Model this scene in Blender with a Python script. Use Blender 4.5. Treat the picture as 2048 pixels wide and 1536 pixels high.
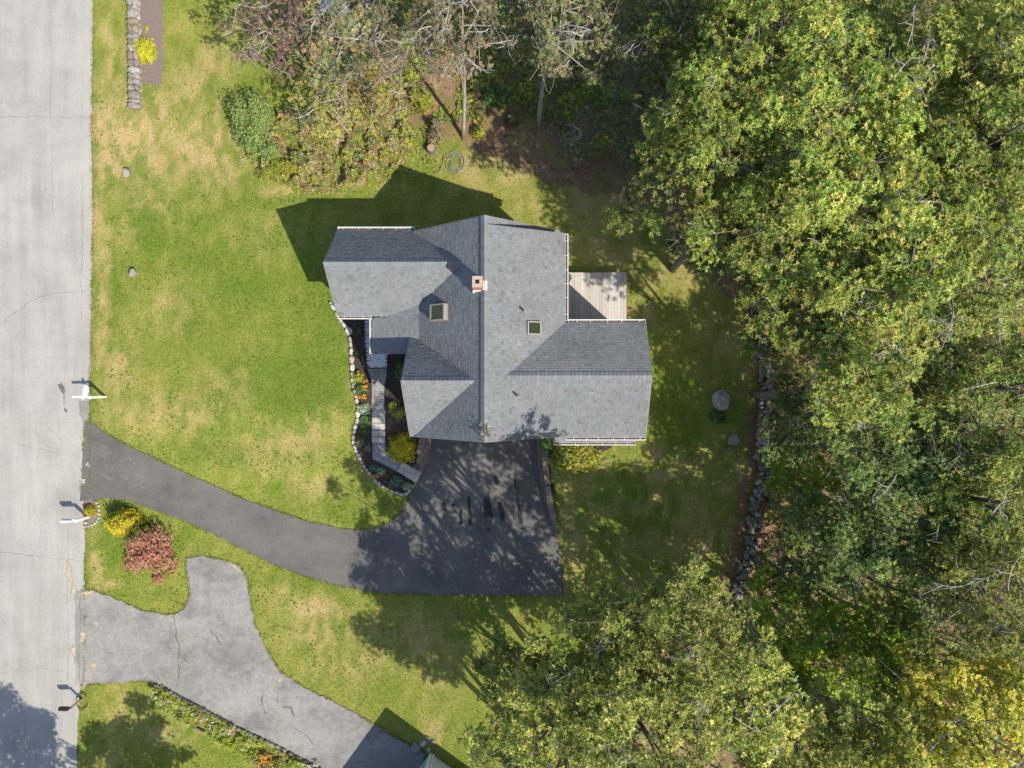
import bpy, bmesh, math, random
import numpy as np
from mathutils import Vector, Matrix
from mathutils.geometry import delaunay_2d_cdt

# ------------------------------------------------------------------ camera, sky, sun, exposure
for o in list(bpy.data.objects):
    bpy.data.objects.remove(o)
scene = bpy.context.scene
COL = scene.collection
FPX, CAM_H = 1420.0, 40.0
cam_d = bpy.data.cameras.new('camera')
cam_d.sensor_width = 36.0
cam_d.lens = 36.0 * FPX / 2048.0
cam_d.clip_end = 1000
cam = bpy.data.objects.new('camera', cam_d)
COL.objects.link(cam)
cam.location = (0, 0, CAM_H)
cam.rotation_euler = (0, 0, 0)
scene.camera = cam

SUN_EL = math.radians(48.6)
SUN_XY = (0.735, -0.678)
world = bpy.data.worlds.new('World')
scene.world = world
world.use_nodes = True
wn = world.node_tree
sky = wn.nodes.new('ShaderNodeTexSky')
sky.sky_type = 'NISHITA'
sky.sun_disc = False
sky.sun_elevation = SUN_EL
sky.sun_rotation = math.atan2(SUN_XY[0], SUN_XY[1])
wn.links.new(sky.outputs[0], wn.nodes['Background'].inputs[0])
wn.nodes['Background'].inputs[1].default_value = 0.128
sun_d = bpy.data.lights.new('sun', 'SUN')
sun_d.energy = 4.5
sun_d.angle = math.radians(0.5)
sun_d.color = (1.0, 0.92, 0.80)
sun = bpy.data.objects.new('sun', sun_d)
COL.objects.link(sun)
sun.location = (30, -28, 60)
sun.rotation_euler = Vector((-SUN_XY[0] * math.cos(SUN_EL), -SUN_XY[1] * math.cos(SUN_EL), -math.sin(SUN_EL))).to_track_quat('-Z', 'Y').to_euler()
scene.view_settings.view_transform = 'Standard'
scene.view_settings.look = 'None'
scene.view_settings.exposure = 0.44
scene.view_settings.gamma = 1.0
scene.render.engine = 'CYCLES'
scene.cycles.max_bounces = 6
scene.cycles.diffuse_bounces = 3
scene.cycles.transmission_bounces = 4
scene.cycles.use_denoising = True

R = np.random.default_rng(7)
random.seed(7)

# ------------------------------------------------------------------ helpers
def survey(px, py, z=0.0):
    """plan position (m) of a point surveyed from the nadir photograph at height z"""
    s = (CAM_H - z) / FPX
    return ((px - 1024.0) * s, (768.0 - py) * s)

def sstep(a, b, x):
    t = np.clip((x - a) / (b - a), 0, 1)
    return t * t * (3 - 2 * t)

def amp(x):
    return np.interp(x, [-60, -24, -10, 8, 20, 60], [0.3, 0.45, 1.3, 1.3, 0.9, 0.6])

def court_w(y):
    return np.interp(-y, [2.4, 3.26, 6.5, 7.5], [-5.0, -5.08, -5.85, -6.1])

def court_e(y):
    return np.interp(-y, [2.4, 3.4, 8.3, 9.5], [1.62, 1.72, 2.75, 2.95])

def T(x, y):
    """ground height"""
    x = np.asarray(x, float); y = np.asarray(y, float)
    west = np.interp(-y, [1.2, 1.6, 3.2, 3.6, 4.5, 5.6, 6.6], [0, .03, .46, .5, .56, .9, 1.0])
    east = sstep(-3.6, -8.4, y)
    mid = np.where(y < -2.5, 1.0, 0.0)
    s = np.where(x < court_w(y), west, np.where(x > court_e(y), east, mid))
    wob = 0.05 * np.sin(x * 0.31 + 1.3) * np.cos(y * 0.27) + 0.03 * np.sin(x * 0.9 + y * 0.7)
    wob = wob * np.clip((np.abs(x) - 9) / 6, 0, 1)
    return -amp(x) * s + wob

def T1(x, y):
    return float(T(x, y))

def gnd(px, py):
    z = 0.0
    for _ in range(5):
        x, y = survey(px, py, z)
        z = T1(x, y)
    return (x, y, z)

def hash2(ix, iy, seed):
    n = (ix * 374761393 + iy * 668265263 + seed * 1442695041) & 0x7fffffff
    n = ((n ^ (n >> 13)) * 1274126177) & 0x7fffffff
    return (n ^ (n >> 16)) / 0x7fffffff

def vnoise(x, y, seed=0):
    x = np.asarray(x, float); y = np.asarray(y, float)
    ix = np.floor(x).astype(np.int64); iy = np.floor(y).astype(np.int64)
    fx = x - ix; fy = y - iy
    fx = fx * fx * (3 - 2 * fx); fy = fy * fy * (3 - 2 * fy)
    a = hash2(ix, iy, seed); b = hash2(ix + 1, iy, seed)
    c = hash2(ix, iy + 1, seed); d = hash2(ix + 1, iy + 1, seed)
    return (a * (1 - fx) + b * fx) * (1 - fy) + (c * (1 - fx) + d * fx) * fy

def fbm(x, y, seed=0, octv=4):
    s = 0; a = 0.5; t = 0
    for i in range(octv):
        s = s + a * vnoise(x * 2 ** i, y * 2 ** i, seed + i * 17); t += a; a *= 0.55
    return s / t

def inpoly(x, y, poly):
    x = np.asarray(x, float); y = np.asarray(y, float)
    r = np.zeros(x.shape, bool)
    n = len(poly)
    for i in range(n):
        x1, y1 = poly[i][:2]; x2, y2 = poly[(i + 1) % n][:2]
        if y1 == y2:
            continue
        c = ((y1 > y) != (y2 > y)) & (x < (x2 - x1) * (y - y1) / (y2 - y1) + x1)
        r ^= c
    return r

def link(o, parent=None, keep=True):
    COL.objects.link(o)
    if parent is not None:
        o.parent = parent
        if keep:
            o.location = -parent.location
    return o

def mesh_np(name, co, faces, smooth=False):
    co = np.asarray(co, np.float32); faces = np.asarray(faces, np.int32)
    me = bpy.data.meshes.new(name)
    n, k = faces.shape
    me.vertices.add(len(co)); me.vertices.foreach_set('co', co.ravel())
    me.loops.add(n * k); me.loops.foreach_set('vertex_index', faces.ravel())
    me.polygons.add(n)
    me.polygons.foreach_set('loop_start', np.arange(0, n * k, k, dtype=np.int32))
    me.polygons.foreach_set('loop_total', np.full(n, k, np.int32))
    if smooth:
        me.polygons.foreach_set('use_smooth', np.ones(n, bool))
    me.update(calc_edges=True)
    return me

def set_col(me, col):
    c = np.ones((len(col), 4), np.float32); c[:, :3] = col
    a = me.attributes.new('col', 'FLOAT_COLOR', 'POINT')
    a.data.foreach_set('color', c.ravel())

class MB:
    def __init__(s):
        s.v = []; s.f = []; s.c = []; s.cur = None
    def add(s, vs, fs):
        b = len(s.v); s.v += [tuple(v) for v in vs]; s.f += [[b + i for i in f] for f in fs]
        if s.cur is not None:
            s.c += [s.cur] * len(vs)
    def box(s, c, d, rz=0.0, top=1.0):
        x, y, z = d[0] / 2, d[1] / 2, d[2] / 2
        ca, sa = math.cos(rz), math.sin(rz)
        vs = []
        for sz in (-1, 1):
            k = top if sz > 0 else 1.0
            for sx, sy in ((-1, -1), (1, -1), (1, 1), (-1, 1)):
                a, b = sx * x * k, sy * y * k
                vs.append((c[0] + a * ca - b * sa, c[1] + a * sa + b * ca, c[2] + sz * z))
        s.add(vs, [(3, 2, 1, 0), (4, 5, 6, 7), (0, 1, 5, 4), (1, 2, 6, 5), (2, 3, 7, 6), (3, 0, 4, 7)])
    def prism(s, poly, z0, z1):
        n = len(poly)
        zf0 = z0 if callable(z0) else (lambda x, y: z0)
        zf1 = z1 if callable(z1) else (lambda x, y: z1)
        vs = [(p[0], p[1], zf0(p[0], p[1])) for p in poly] + [(p[0], p[1], zf1(p[0], p[1])) for p in poly]
        fs = [list(range(n - 1, -1, -1)), list(range(n, 2 * n))]
        fs += [(i, (i + 1) % n, n + (i + 1) % n, n + i) for i in range(n)]
        s.add(vs, fs)
    def hull(s, a, b):
        """solid between two matching polygons of 3D points"""
        n = len(a)
        s.add(list(a) + list(b), [list(range(n - 1, -1, -1)), list(range(n, 2 * n))] + [(i, (i + 1) % n, n + (i + 1) % n, n + i) for i in range(n)])
    def tube(s, pts, rad, n=6, cap=True):
        pts = [Vector(p) for p in pts]
        rings = []
        b = len(s.v)
        vs = []
        for i, p in enumerate(pts):
            d = (pts[min(i + 1, len(pts) - 1)] - pts[max(i - 1, 0)])
            d = d.normalized() if d.length > 1e-9 else Vector((0, 0, 1))
            u = d.cross(Vector((0.13, 0.97, 0.21)))
            if u.length < 0.05:
                u = d.cross(Vector((1, 0, 0)))
            u.normalize(); w = d.cross(u)
            r = rad[i] if hasattr(rad, '__len__') else rad
            for k in range(n):
                a = 2 * math.pi * k / n
                vs.append(p + u * (r * math.cos(a)) + w * (r * math.sin(a)))
        fs = []
        for i in range(len(pts) - 1):
            for k in range(n):
                fs.append((i * n + k, i * n + (k + 1) % n, (i + 1) * n + (k + 1) % n, (i + 1) * n + k))
        if cap:
            fs.append(list(range(n - 1, -1, -1)))
            m = (len(pts) - 1) * n
            fs.append([m + k for k in range(n)])
        s.add(vs, fs)
    def mesh(s, name, smooth=False):
        me = bpy.data.meshes.new(name)
        me.from_pydata(s.v, [], s.f)
        if smooth:
            for p in me.polygons:
                p.use_smooth = True
        if s.c:
            set_col(me, np.array(s.c))
        me.update()
        return me
    def build(s, name, mat, parent=None, smooth=False):
        me = s.mesh(name, smooth)
        me.materials.append(mat)
        o = bpy.data.objects.new(name, me)
        return link(o, parent)

def add_mesh(name, me, mat, parent=None):
    me.materials.append(mat)
    return link(bpy.data.objects.new(name, me), parent)

def thing(name, label, cat, loc, group=None):
    o = bpy.data.objects.new(name, None)
    COL.objects.link(o)
    o.location = loc
    o.empty_display_size = 0.3
    return tag(o, label, cat, group)

def tag(o, label, cat, group=None):
    o['label'] = label; o['category'] = cat
    if group:
        o['group'] = group
    return o

def inst(name, me, parent, loc, rot=(0, 0, 0), scale=(1, 1, 1)):
    o = bpy.data.objects.new(name, me)
    COL.objects.link(o)
    o.parent = parent
    o.location = Vector(loc) - parent.location
    o.rotation_euler = rot
    o.scale = scale
    return o

# ------------------------------------------------------------------ materials
def mat_new(name):
    m = bpy.data.materials.new(name)
    m.use_nodes = True
    nt = m.node_tree
    return m, nt, nt.nodes['Principled BSDF']

def coords(nt, scale=(1, 1, 1)):
    g = nt.nodes.new('ShaderNodeNewGeometry')
    mp = nt.nodes.new('ShaderNodeMapping')
    mp.inputs['Scale'].default_value = scale
    nt.links.new(g.outputs['Position'], mp.inputs['Vector'])
    return mp.outputs[0]

def noise(nt, vec, scale, detail=4, rough=0.55):
    n = nt.nodes.new('ShaderNodeTexNoise')
    n.inputs['Scale'].default_value = scale
    n.inputs['Detail'].default_value = detail
    n.inputs['Roughness'].default_value = rough
    nt.links.new(vec, n.inputs['Vector'])
    return n.outputs[0]

def ramp(nt, fac, stops):
    r = nt.nodes.new('ShaderNodeValToRGB')
    e = r.color_ramp.elements
    while len(e) > 1:
        e.remove(e[-1])
    e[0].position = stops[0][0]; e[0].color = (*stops[0][1], 1)
    for p, c in stops[1:]:
        k = e.new(p); k.color = (*c, 1)
    nt.links.new(fac, r.inputs[0])
    return r.outputs[0]

def mix(nt, a, b, fac, mode='MIX'):
    m = nt.nodes.new('ShaderNodeMix')
    m.data_type = 'RGBA'; m.blend_type = mode
    for s, v in ((6, a), (7, b)):
        if isinstance(v, tuple):
            m.inputs[s].default_value = (*v, 1)
        else:
            nt.links.new(v, m.inputs[s])
    if isinstance(fac, (int, float)):
        m.inputs[0].default_value = fac
    else:
        nt.links.new(fac, m.inputs[0])
    return m.outputs[2]

def bump(nt, b, h, strength, dist=0.02):
    n = nt.nodes.new('ShaderNodeBump')
    n.inputs['Strength'].default_value = strength
    n.inputs['Distance'].default_value = dist
    nt.links.new(h, n.inputs['Height'])
    nt.links.new(n.outputs[0], b.inputs['Normal'])

def plain(name, c, rough=0.6, var=0.15, scale=6.0, metal=0.0, bmp=0.0, spec=0.4):
    m, nt, b = mat_new(name)
    v = coords(nt)
    f = noise(nt, v, scale)
    lo = tuple(x * (1 - var) for x in c); hi = tuple(min(1, x * (1 + var)) for x in c)
    nt.links.new(ramp(nt, f, [(0.3, lo), (0.7, hi)]), b.inputs['Base Color'])
    b.inputs['Roughness'].default_value = rough
    b.inputs['Metallic'].default_value = metal
    b.inputs['Specular IOR Level'].default_value = spec
    if bmp:
        bump(nt, b, noise(nt, v, scale * 4), bmp)
    return m

def per_object(name, stops, rough=0.85, scale=14.0, bmp=0.5, speck=0.25):
    """stone-like material whose colour also differs from piece to piece"""
    m, nt, b = mat_new(name)
    oi = nt.nodes.new('ShaderNodeObjectInfo')
    base = ramp(nt, oi.outputs['Random'], stops)
    v = coords(nt)
    f = noise(nt, v, scale, 6, 0.7)
    dk = ramp(nt, f, [(0.32, (1 - speck * 1.6,) * 3), (0.5, (1, 1, 1)), (0.72, (1 + speck, 1 + speck, 1 + speck * 0.8))])
    c = mix(nt, base, dk, 1.0, 'MULTIPLY')
    nt.links.new(c, b.inputs['Base Color'])
    b.inputs['Roughness'].default_value = rough
    b.inputs['Specular IOR Level'].default_value = 0.3
    if bmp:
        bump(nt, b, f, bmp, 0.03)
    return m

def attr_mat(name, rough=0.7, fine=0.0, fscale=40.0, bmp=0.0, spec=0.3):
    m, nt, b = mat_new(name)
    a = nt.nodes.new('ShaderNodeAttribute'); a.attribute_name = 'col'
    c = a.outputs['Color']
    if fine:
        v = coords(nt)
        f = noise(nt, v, fscale, 5, 0.7)
        c = mix(nt, c, ramp(nt, f, [(0.25, (1 - fine,) * 3), (0.75, (1 + fine,) * 3)]), 1.0, 'MULTIPLY')
        if bmp:
            bump(nt, b, f, bmp, 0.04)
    nt.links.new(c, b.inputs['Base Color'])
    b.inputs['Roughness'].default_value = rough
    b.inputs['Specular IOR Level'].default_value = spec
    return m

def leaf_mat(name, rough=0.45, trans=0.24, spec=0.3):
    m, nt, b = mat_new(name)
    a = nt.nodes.new('ShaderNodeAttribute'); a.attribute_name = 'col'
    nt.links.new(a.outputs['Color'], b.inputs['Base Color'])
    b.inputs['Roughness'].default_value = rough
    b.inputs['Specular IOR Level'].default_value = spec
    t = nt.nodes.new('ShaderNodeBsdfTranslucent')
    tc = mix(nt, a.outputs['Color'], (1.15, 1.2, 0.5), 1.0, 'MULTIPLY')
    nt.links.new(tc, t.inputs[0])
    ms = nt.nodes.new('ShaderNodeMixShader')
    ms.inputs[0].default_value = trans
    nt.links.new(b.outputs[0], ms.inputs[1]); nt.links.new(t.outputs[0], ms.inputs[2])
    out = [n for n in nt.nodes if n.type == 'OUTPUT_MATERIAL'][0]
    nt.links.new(ms.outputs[0], out.inputs[0])
    return m

def asphalt(name, stops, streak=(1.6, 0.18, 1), rough=0.85, speck=0.18, blot=0.08):
    m, nt, b = mat_new(name)
    v = coords(nt)
    vs = coords(nt, streak)
    f1 = noise(nt, vs, 0.9, 5, 0.6)
    f2 = noise(nt, v, 0.35, 4, 0.6)
    f3 = noise(nt, v, 28.0, 3, 0.8)
    mth = nt.nodes.new('ShaderNodeMath'); mth.operation = 'ADD'
    nt.links.new(f1, mth.inputs[0]); nt.links.new(f2, mth.inputs[1])
    mt2 = nt.nodes.new('ShaderNodeMath'); mt2.operation = 'MULTIPLY'; mt2.inputs[1].default_value = 0.5
    nt.links.new(mth.outputs[0], mt2.inputs[0])
    c = ramp(nt, mt2.outputs[0], stops)
    sp = ramp(nt, f3, [(0.3, (1 - speck,) * 3), (0.7, (1 + speck,) * 3)])
    c = mix(nt, c, sp, 1.0, 'MULTIPLY')
    f4 = noise(nt, v, 0.55, 6, 0.65)
    c = mix(nt, c, ramp(nt, f4, [(0.34, (1 - blot,) * 3), (0.5, (1, 1, 1)), (0.7, (1 + blot * .5, 1 + blot * .48, 1 + blot * .44))]), 1.0, 'MULTIPLY')
    nt.links.new(c, b.inputs['Base Color'])
    b.inputs['Roughness'].default_value = rough
    b.inputs['Specular IOR Level'].default_value = 0.3
    bump(nt, b, f3, 0.35, 0.01)
    return m

M = {}
M['leaf'] = leaf_mat('leaf')
M['leaf_matte'] = leaf_mat('leaf_matte', 0.65, 0.28, 0.25)
M['lawn'] = attr_mat('lawn', 0.9, 0.5, 13.0, 0.9, 0.1)
M['grass'] = leaf_mat('grass', 0.7, 0.25, 0.2)
M['road'] = asphalt('road_asphalt', [(0.3, (0.285, 0.275, 0.252)), (0.5, (0.352, 0.341, 0.314)), (0.7, (0.41, 0.398, 0.367))], (2.2, 0.16, 1), 0.85, 0.3, 0.1)
M['drive'] = asphalt('driveway_asphalt', [(0.3, (0.098, 0.094, 0.089)), (0.5, (0.126, 0.121, 0.114)), (0.72, (0.16, 0.153, 0.143))], (0.9, 0.9, 1), 0.8, 0.4, 0.2)
M['old_drive'] = asphalt('old_asphalt', [(0.32, (0.185, 0.18, 0.17)), (0.46, (0.23, 0.224, 0.212)), (0.56, (0.265, 0.257, 0.241)), (0.7, (0.30, 0.29, 0.27))], (3.5, 3.5, 1), 0.9, 0.4, 0.3)
M['stain'] = plain('oil_stain', (0.018, 0.017, 0.02), 0.5, 0.3, 9)
M['scuff'] = plain('tyre_scuff', (0.13, 0.128, 0.125), 0.8, 0.3, 9)
M['scrape'] = plain('pale_scrape', (0.27, 0.26, 0.25), 0.8, 0.2, 9)
M['sand'] = plain('sand', (0.47, 0.40, 0.29), 0.95, 0.2, 8)
M['moss'] = plain('crack_weeds', (0.2, 0.19, 0.07), 0.95, 0.4, 12)
M['crack'] = plain('crack_fill', (0.25, 0.235, 0.21), 0.9, 0.2, 9)
M['paint'] = plain('white_road_paint', (0.8, 0.8, 0.79), 0.6, 0.06, 10)
M['mulch'] = None
M['bark'] = plain('bark', (0.16, 0.145, 0.125), 0.9, 0.35, 7, bmp=0.6)
M['bark_pale'] = plain('pale_bark', (0.36, 0.32, 0.275), 0.9, 0.3, 7, bmp=0.6)
M['dead_wood'] = plain('dead_wood', (0.45, 0.42, 0.385), 0.85, 0.2, 9)
M['white_metal'] = plain('white_gutter_metal', (0.78, 0.78, 0.78), 0.35, 0.05, 5)
M['gutter_dirt'] = plain('gutter_dirt', (0.2, 0.165, 0.14), 0.95, 0.5, 12)
M['siding'] = plain('white_siding', (0.62, 0.62, 0.61), 0.55, 0.06, 3)
M['trim'] = plain('grey_roof_trim', (0.2, 0.2, 0.2), 0.6, 0.1, 5)
M['flash'] = plain('white_flashing', (0.72, 0.73, 0.75), 0.35, 0.05, 6)
M['shingle'] = attr_mat('asphalt_shingle', 0.92, 0.16, 45.0, 0.25, 0.2)
def weather(m):
    nt = m.node_tree; b = nt.nodes['Principled BSDF']
    src = b.inputs['Base Color'].links[0].from_socket
    f = noise(nt, coords(nt), 0.7, 5, 0.7)
    nt.links.new(mix(nt, src, ramp(nt, f, [(0.3, (0.86, 0.87, 0.86)), (0.55, (1, 1, 1)), (0.75, (1.1, 1.09, 1.06))]), 1.0, 'MULTIPLY'), b.inputs['Base Color'])
weather(M['shingle'])
M['deck'] = per_object('weathered_deck_wood', [(0, (0.42, 0.385, 0.35)), (0.5, (0.49, 0.455, 0.415)), (1, (0.55, 0.515, 0.47))], 0.8, 9, 0.2, 0.12)
M['paver'] = per_object('concrete_paver', [(0, (0.25, 0.246, 0.242)), (0.5, (0.30, 0.293, 0.286)), (1, (0.35, 0.34, 0.325))], 0.9, 20, 0.3, 0.12)
M['slab'] = per_object('step_slab', [(0, (0.38, 0.37, 0.35)), (0.5, (0.45, 0.43, 0.395)), (1, (0.52, 0.49, 0.435))], 0.9, 9, 0.3, 0.14)
M['porch_tile'] = per_object('porch_tile', [(0, (0.60, 0.63, 0.68)), (0.72, (0.66, 0.69, 0.73)), (0.78, (0.50, 0.44, 0.48)), (1, (0.47, 0.40, 0.44))], 0.7, 12, 0.2, 0.06)
M['block'] = per_object('retaining_block', [(0, (0.19, 0.15, 0.12)), (0.5, (0.245, 0.195, 0.155)), (1, (0.30, 0.24, 0.19))], 0.95, 16, 0.6, 0.2)
M['pale_stone'] = per_object('pale_border_stone', [(0, (0.30, 0.28, 0.27)), (0.35, (0.46, 0.43, 0.415)), (0.75, (0.56, 0.53, 0.50)), (1, (0.45, 0.36, 0.32))], 0.9, 12, 0.5, 0.18)
M['stone'] = per_object('grey_fieldstone', [(0, (0.17, 0.155, 0.135)), (0.5, (0.25, 0.23, 0.205)), (1, (0.34, 0.32, 0.295))], 0.95, 9, 0.7, 0.28)
M['lichen_stone'] = per_object('lichen_stone', [(0, (0.2, 0.16, 0.115)), (0.35, (0.29, 0.275, 0.255)), (0.7, (0.34, 0.325, 0.305)), (1, (0.24, 0.175, 0.105))], 0.95, 5, 0.7, 0.3)
M['brick'] = plain('chimney_brick', (0.42, 0.19, 0.125), 0.9, 0.25, 9, bmp=0.4)
M['mortar'] = plain('chimney_crown', (0.44, 0.34, 0.27), 0.95, 0.15, 9)
M['black'] = plain('black_metal', (0.02, 0.02, 0.022), 0.45, 0.1)
M['hole_dark'] = plain('dark_hole', (0.012, 0.011, 0.01), 0.95, 0.1)  # near-black, painted for the unlit inside of flue and vent pipes
M['beige'] = plain('beige_skylight_frame', (0.33, 0.30, 0.25), 0.5, 0.1, 8)
M['glass'] = plain('dark_green_glass', (0.035, 0.05, 0.03), 0.12, 0.1, 3, spec=0.6)
M['pipe'] = plain('pale_vent_pipe', (0.5, 0.5, 0.5), 0.5, 0.1)
M['grey_box'] = plain('grey_mailbox_metal', (0.52, 0.53, 0.55), 0.4, 0.06)
M['white_paint'] = plain('white_painted_wood', (0.78, 0.78, 0.77), 0.5, 0.05)
M['wood'] = plain('raw_wood', (0.36, 0.25, 0.15), 0.8, 0.25, 9)
M['blue_door'] = plain('blue_garage_door', (0.30, 0.42, 0.50), 0.5, 0.06)
M['pale_siding'] = plain('pale_blue_siding', (0.55, 0.60, 0.62), 0.55, 0.06, 3)
M['petal'] = attr_mat('petals', 0.6)
M['hose'] = plain('grey_hose', (0.26, 0.27, 0.27), 0.5, 0.2)
M['timber'] = plain('dark_timber_edging', (0.11, 0.09, 0.075), 0.9, 0.3, 8)

def mulch_mat():
    m, nt, b = mat_new('mulch')
    v = coords(nt)
    f = noise(nt, v, 26, 6, 0.8)
    g = noise(nt, v, 3, 4, 0.6)
    c = ramp(nt, f, [(0.3, (0.022, 0.016, 0.013)), (0.55, (0.062, 0.045, 0.036)), (0.78, (0.135, 0.10, 0.075))])
    c = mix(nt, c, ramp(nt, g, [(0.35, (0.8, 0.8, 0.8)), (0.65, (1.25, 1.2, 1.1))]), 1.0, 'MULTIPLY')
    nt.links.new(c, b.inputs['Base Color'])
    b.inputs['Roughness'].default_value = 0.95
    bump(nt, b, f, 1.0, 0.04)
    return m
M['mulch'] = mulch_mat()
M['old_mulch'] = plain('weathered_mulch', (0.21, 0.165, 0.14), 0.95, 0.4, 24, bmp=0.8)

# ------------------------------------------------------------------ setting: outlines surveyed from above
def outline(pts, z=None):
    return [gnd(*p)[:2] if z is None else survey(p[0], p[1], z) for p in pts]

ROAD = [survey(x, y) for x, y in [(192, -900), (187, 0), (184, 150), (183, 300), (185, 420), (184, 500), (183, 620), (182, 700), (180, 780), (178, 845), (172, 1000), (161, 1060), (160, 1120), (161, 1180), (160, 1240), (160, 1300), (158, 1365), (149, 1400), (146, 1470), (144, 1536), (135, 2500), (-90, 2500), (-70, 768), (-60, -900)]]
DRIVE_PX = [(170, 842), (180, 843), (215, 868), (260, 893), (320, 921), (400, 959), (480, 995), (560, 1024), (620, 1044), (680, 1056), (715, 1060), (745, 1057), (775, 1046), (800, 1027), (815, 1002), (826, 974), (838, 952), (848, 900), (850, 846), (1081, 846), (1082, 900), (1090, 960), (1103, 1020), (1116, 1060), (1123, 1120), (1128, 1189), (1060, 1191), (960, 1191), (850, 1189), (780, 1187), (720, 1180), (660, 1167), (600, 1149), (540, 1126), (480, 1095), (420, 1065), (360, 1038), (300, 1016), (250, 999), (212, 996), (160, 1003)]
def gdrive(px, py):
    z = -1.0
    for _ in range(5):
        x, y = survey(px, py, z)
        z = float(Tdrive(x, y))
    return (x, y, z)
def Tdrive(x, y):
    x = np.asarray(x, float)
    return np.where(x > -6.2, -amp(x), T(x, y))
DRIVE = [gdrive(*p)[:2] for p in DRIVE_PX]
OLD = outline([(150, 1182), (185, 1180), (215, 1190), (250, 1206), (290, 1222), (330, 1229), (352, 1228), (372, 1212), (381, 1187), (373, 1140), (373, 1116), (400, 1111), (440, 1118), (480, 1131), (495, 1160), (501, 1200), (511, 1250), (531, 1295), (563, 1345), (618, 1379), (680, 1410), (735, 1440), (790, 1474), (852, 1506), (830, 1560), (790, 1640), (760, 1620), (720, 1575), (649, 1538), (600, 1514), (540, 1481), (470, 1449), (400, 1411), (360, 1390), (311, 1365), (280, 1361), (230, 1365), (165, 1369), (150, 1369)])

BED = outline([(664, 606), (672, 622), (682, 640), (692, 652), (699, 664), (701, 690), (704, 718), (706, 745), (709, 772), (712, 797), (717, 815), (716, 838), (711, 855), (707, 875), (711, 897), (720, 915), (731, 934), (745, 953), (760, 968), (778, 980), (800, 987), (820, 982), (830, 966), (842, 945), (842, 905), (850, 868), (880, 840), (880, 600), (700, 560)])
WALLBED = outline([(276, -60), (328, -60), (327, 0), (327, 120), (322, 172), (310, 170), (286, 166), (280, 120)])
ISLAND1 = outline([(167, 1003), (180, 998), (194, 1004), (199, 1020), (199, 1038), (192, 1048), (178, 1053), (167, 1054)])
ISLAND2 = outline([(212, 1000), (230, 994), (262, 999), (300, 1010), (330, 1025), (346, 1060), (352, 1095), (350, 1120), (330, 1150), (290, 1150), (255, 1130), (230, 1095), (213, 1060)])

# lawn colour: green turf, yellowing patches, straw patches, bare litter under the trees
DRY = [(250, 270, 110, 90, 1.0), (330, 230, 120, 60, .6), (420, 300, 70, 80, .8), (205, 600, 22, 260, .5), (1300, 1000, 200, 160, .32), (1300, 520, 160, 120, .3), (1240, 400, 200, 60, .5), (390, 310, 60, 60, .7), (300, 60, 30, 140, 0), (215, 100, 14, 110, .55), (245, 160, 20, 60, .4), (380, 170, 50, 50, .5), (420, 130, 40, 50, .5), (300, 390, 70, 60, .4),
       (205, 420, 14, 200, .6), (260, 470, 40, 40, .25), (340, 620, 60, 50, .35), (240, 740, 50, 60, .45), (330, 830, 110, 40, .45), (480, 780, 90, 60, .25), (560, 900, 90, 50, .5), (640, 860, 40, 60, .5), (630, 980, 70, 30, .4),
       (600, 380, 70, 14, .8), (700, 372, 90, 12, .85), (520, 480, 50, 60, .25), (170, 1130, 12, 60, .5), (200, 1180, 30, 10, .6), (620, 1235, 60, 30, .65), (610, 1290, 60, 40, .5), (700, 1340, 90, 50, .35), (720, 1280, 90, 40, .35), (560, 1200, 50, 30, .25),
       (840, 1290, 60, 60, .6), (870, 1350, 60, 60, .45), (240, 1450, 40, 60, .35), (330, 1470, 60, 40, .5), (300, 1090, 30, 25, .3), (1000, 330, 120, 50, .6), (1240, 360, 60, 40, .5), (1190, 480, 60, 50, .35), (1300, 520, 40, 40, .35),
       (1270, 625, 22, 25, .8), (1150, 1080, 60, 60, .5), (1330, 940, 80, 40, .45), (1400, 1080, 70, 60, .45), (1450, 700, 60, 90, .35), (1480, 960, 40, 60, .5), (1140, 940, 30, 40, .4), (620, 1070, 60, 10, .3), (860, 1480, 40, 30, .4)]
GREEN = [(600, 680, 110, 220, .55), (640, 560, 60, 120, .7), (560, 620, 120, 120, .5), (300, 460, 24, 90, .7), (225, 560, 16, 120, .7), (640, 780, 40, 120, .6), (680, 1000, 60, 50, .5), (440, 640, 100, 80, .3), (460, 300, 30, 80, .3), (360, 1080, 40, 40, .4), (230, 1100, 40, 50, .4), (540, 1160, 60, 30, .3), (400, 1480, 60, 40, .5), (600, 400, 100, 30, .4), (1300, 1000, 90, 90, .5), (1330, 850, 60, 60, .5), (700, 260, 200, 80, .2)]

LITTER_A = [(830, 255), (920, 290), (980, 318), (1060, 345), (1150, 372), (1250, 395), (1340, 450), (1440, 560), (1500, 660), (1505, 720), (1500, 800), (1500, 900), (1490, 1000), (1470, 1080), (1450, 1160), (1400, 1250), (1300, 1330), (1120, 1400), (1000, 1700), (3200, 1700), (3200, -900), (420, -900), (560, 120), (700, 230)]
LITTER = [survey(*p) for p in LITTER_A]

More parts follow.
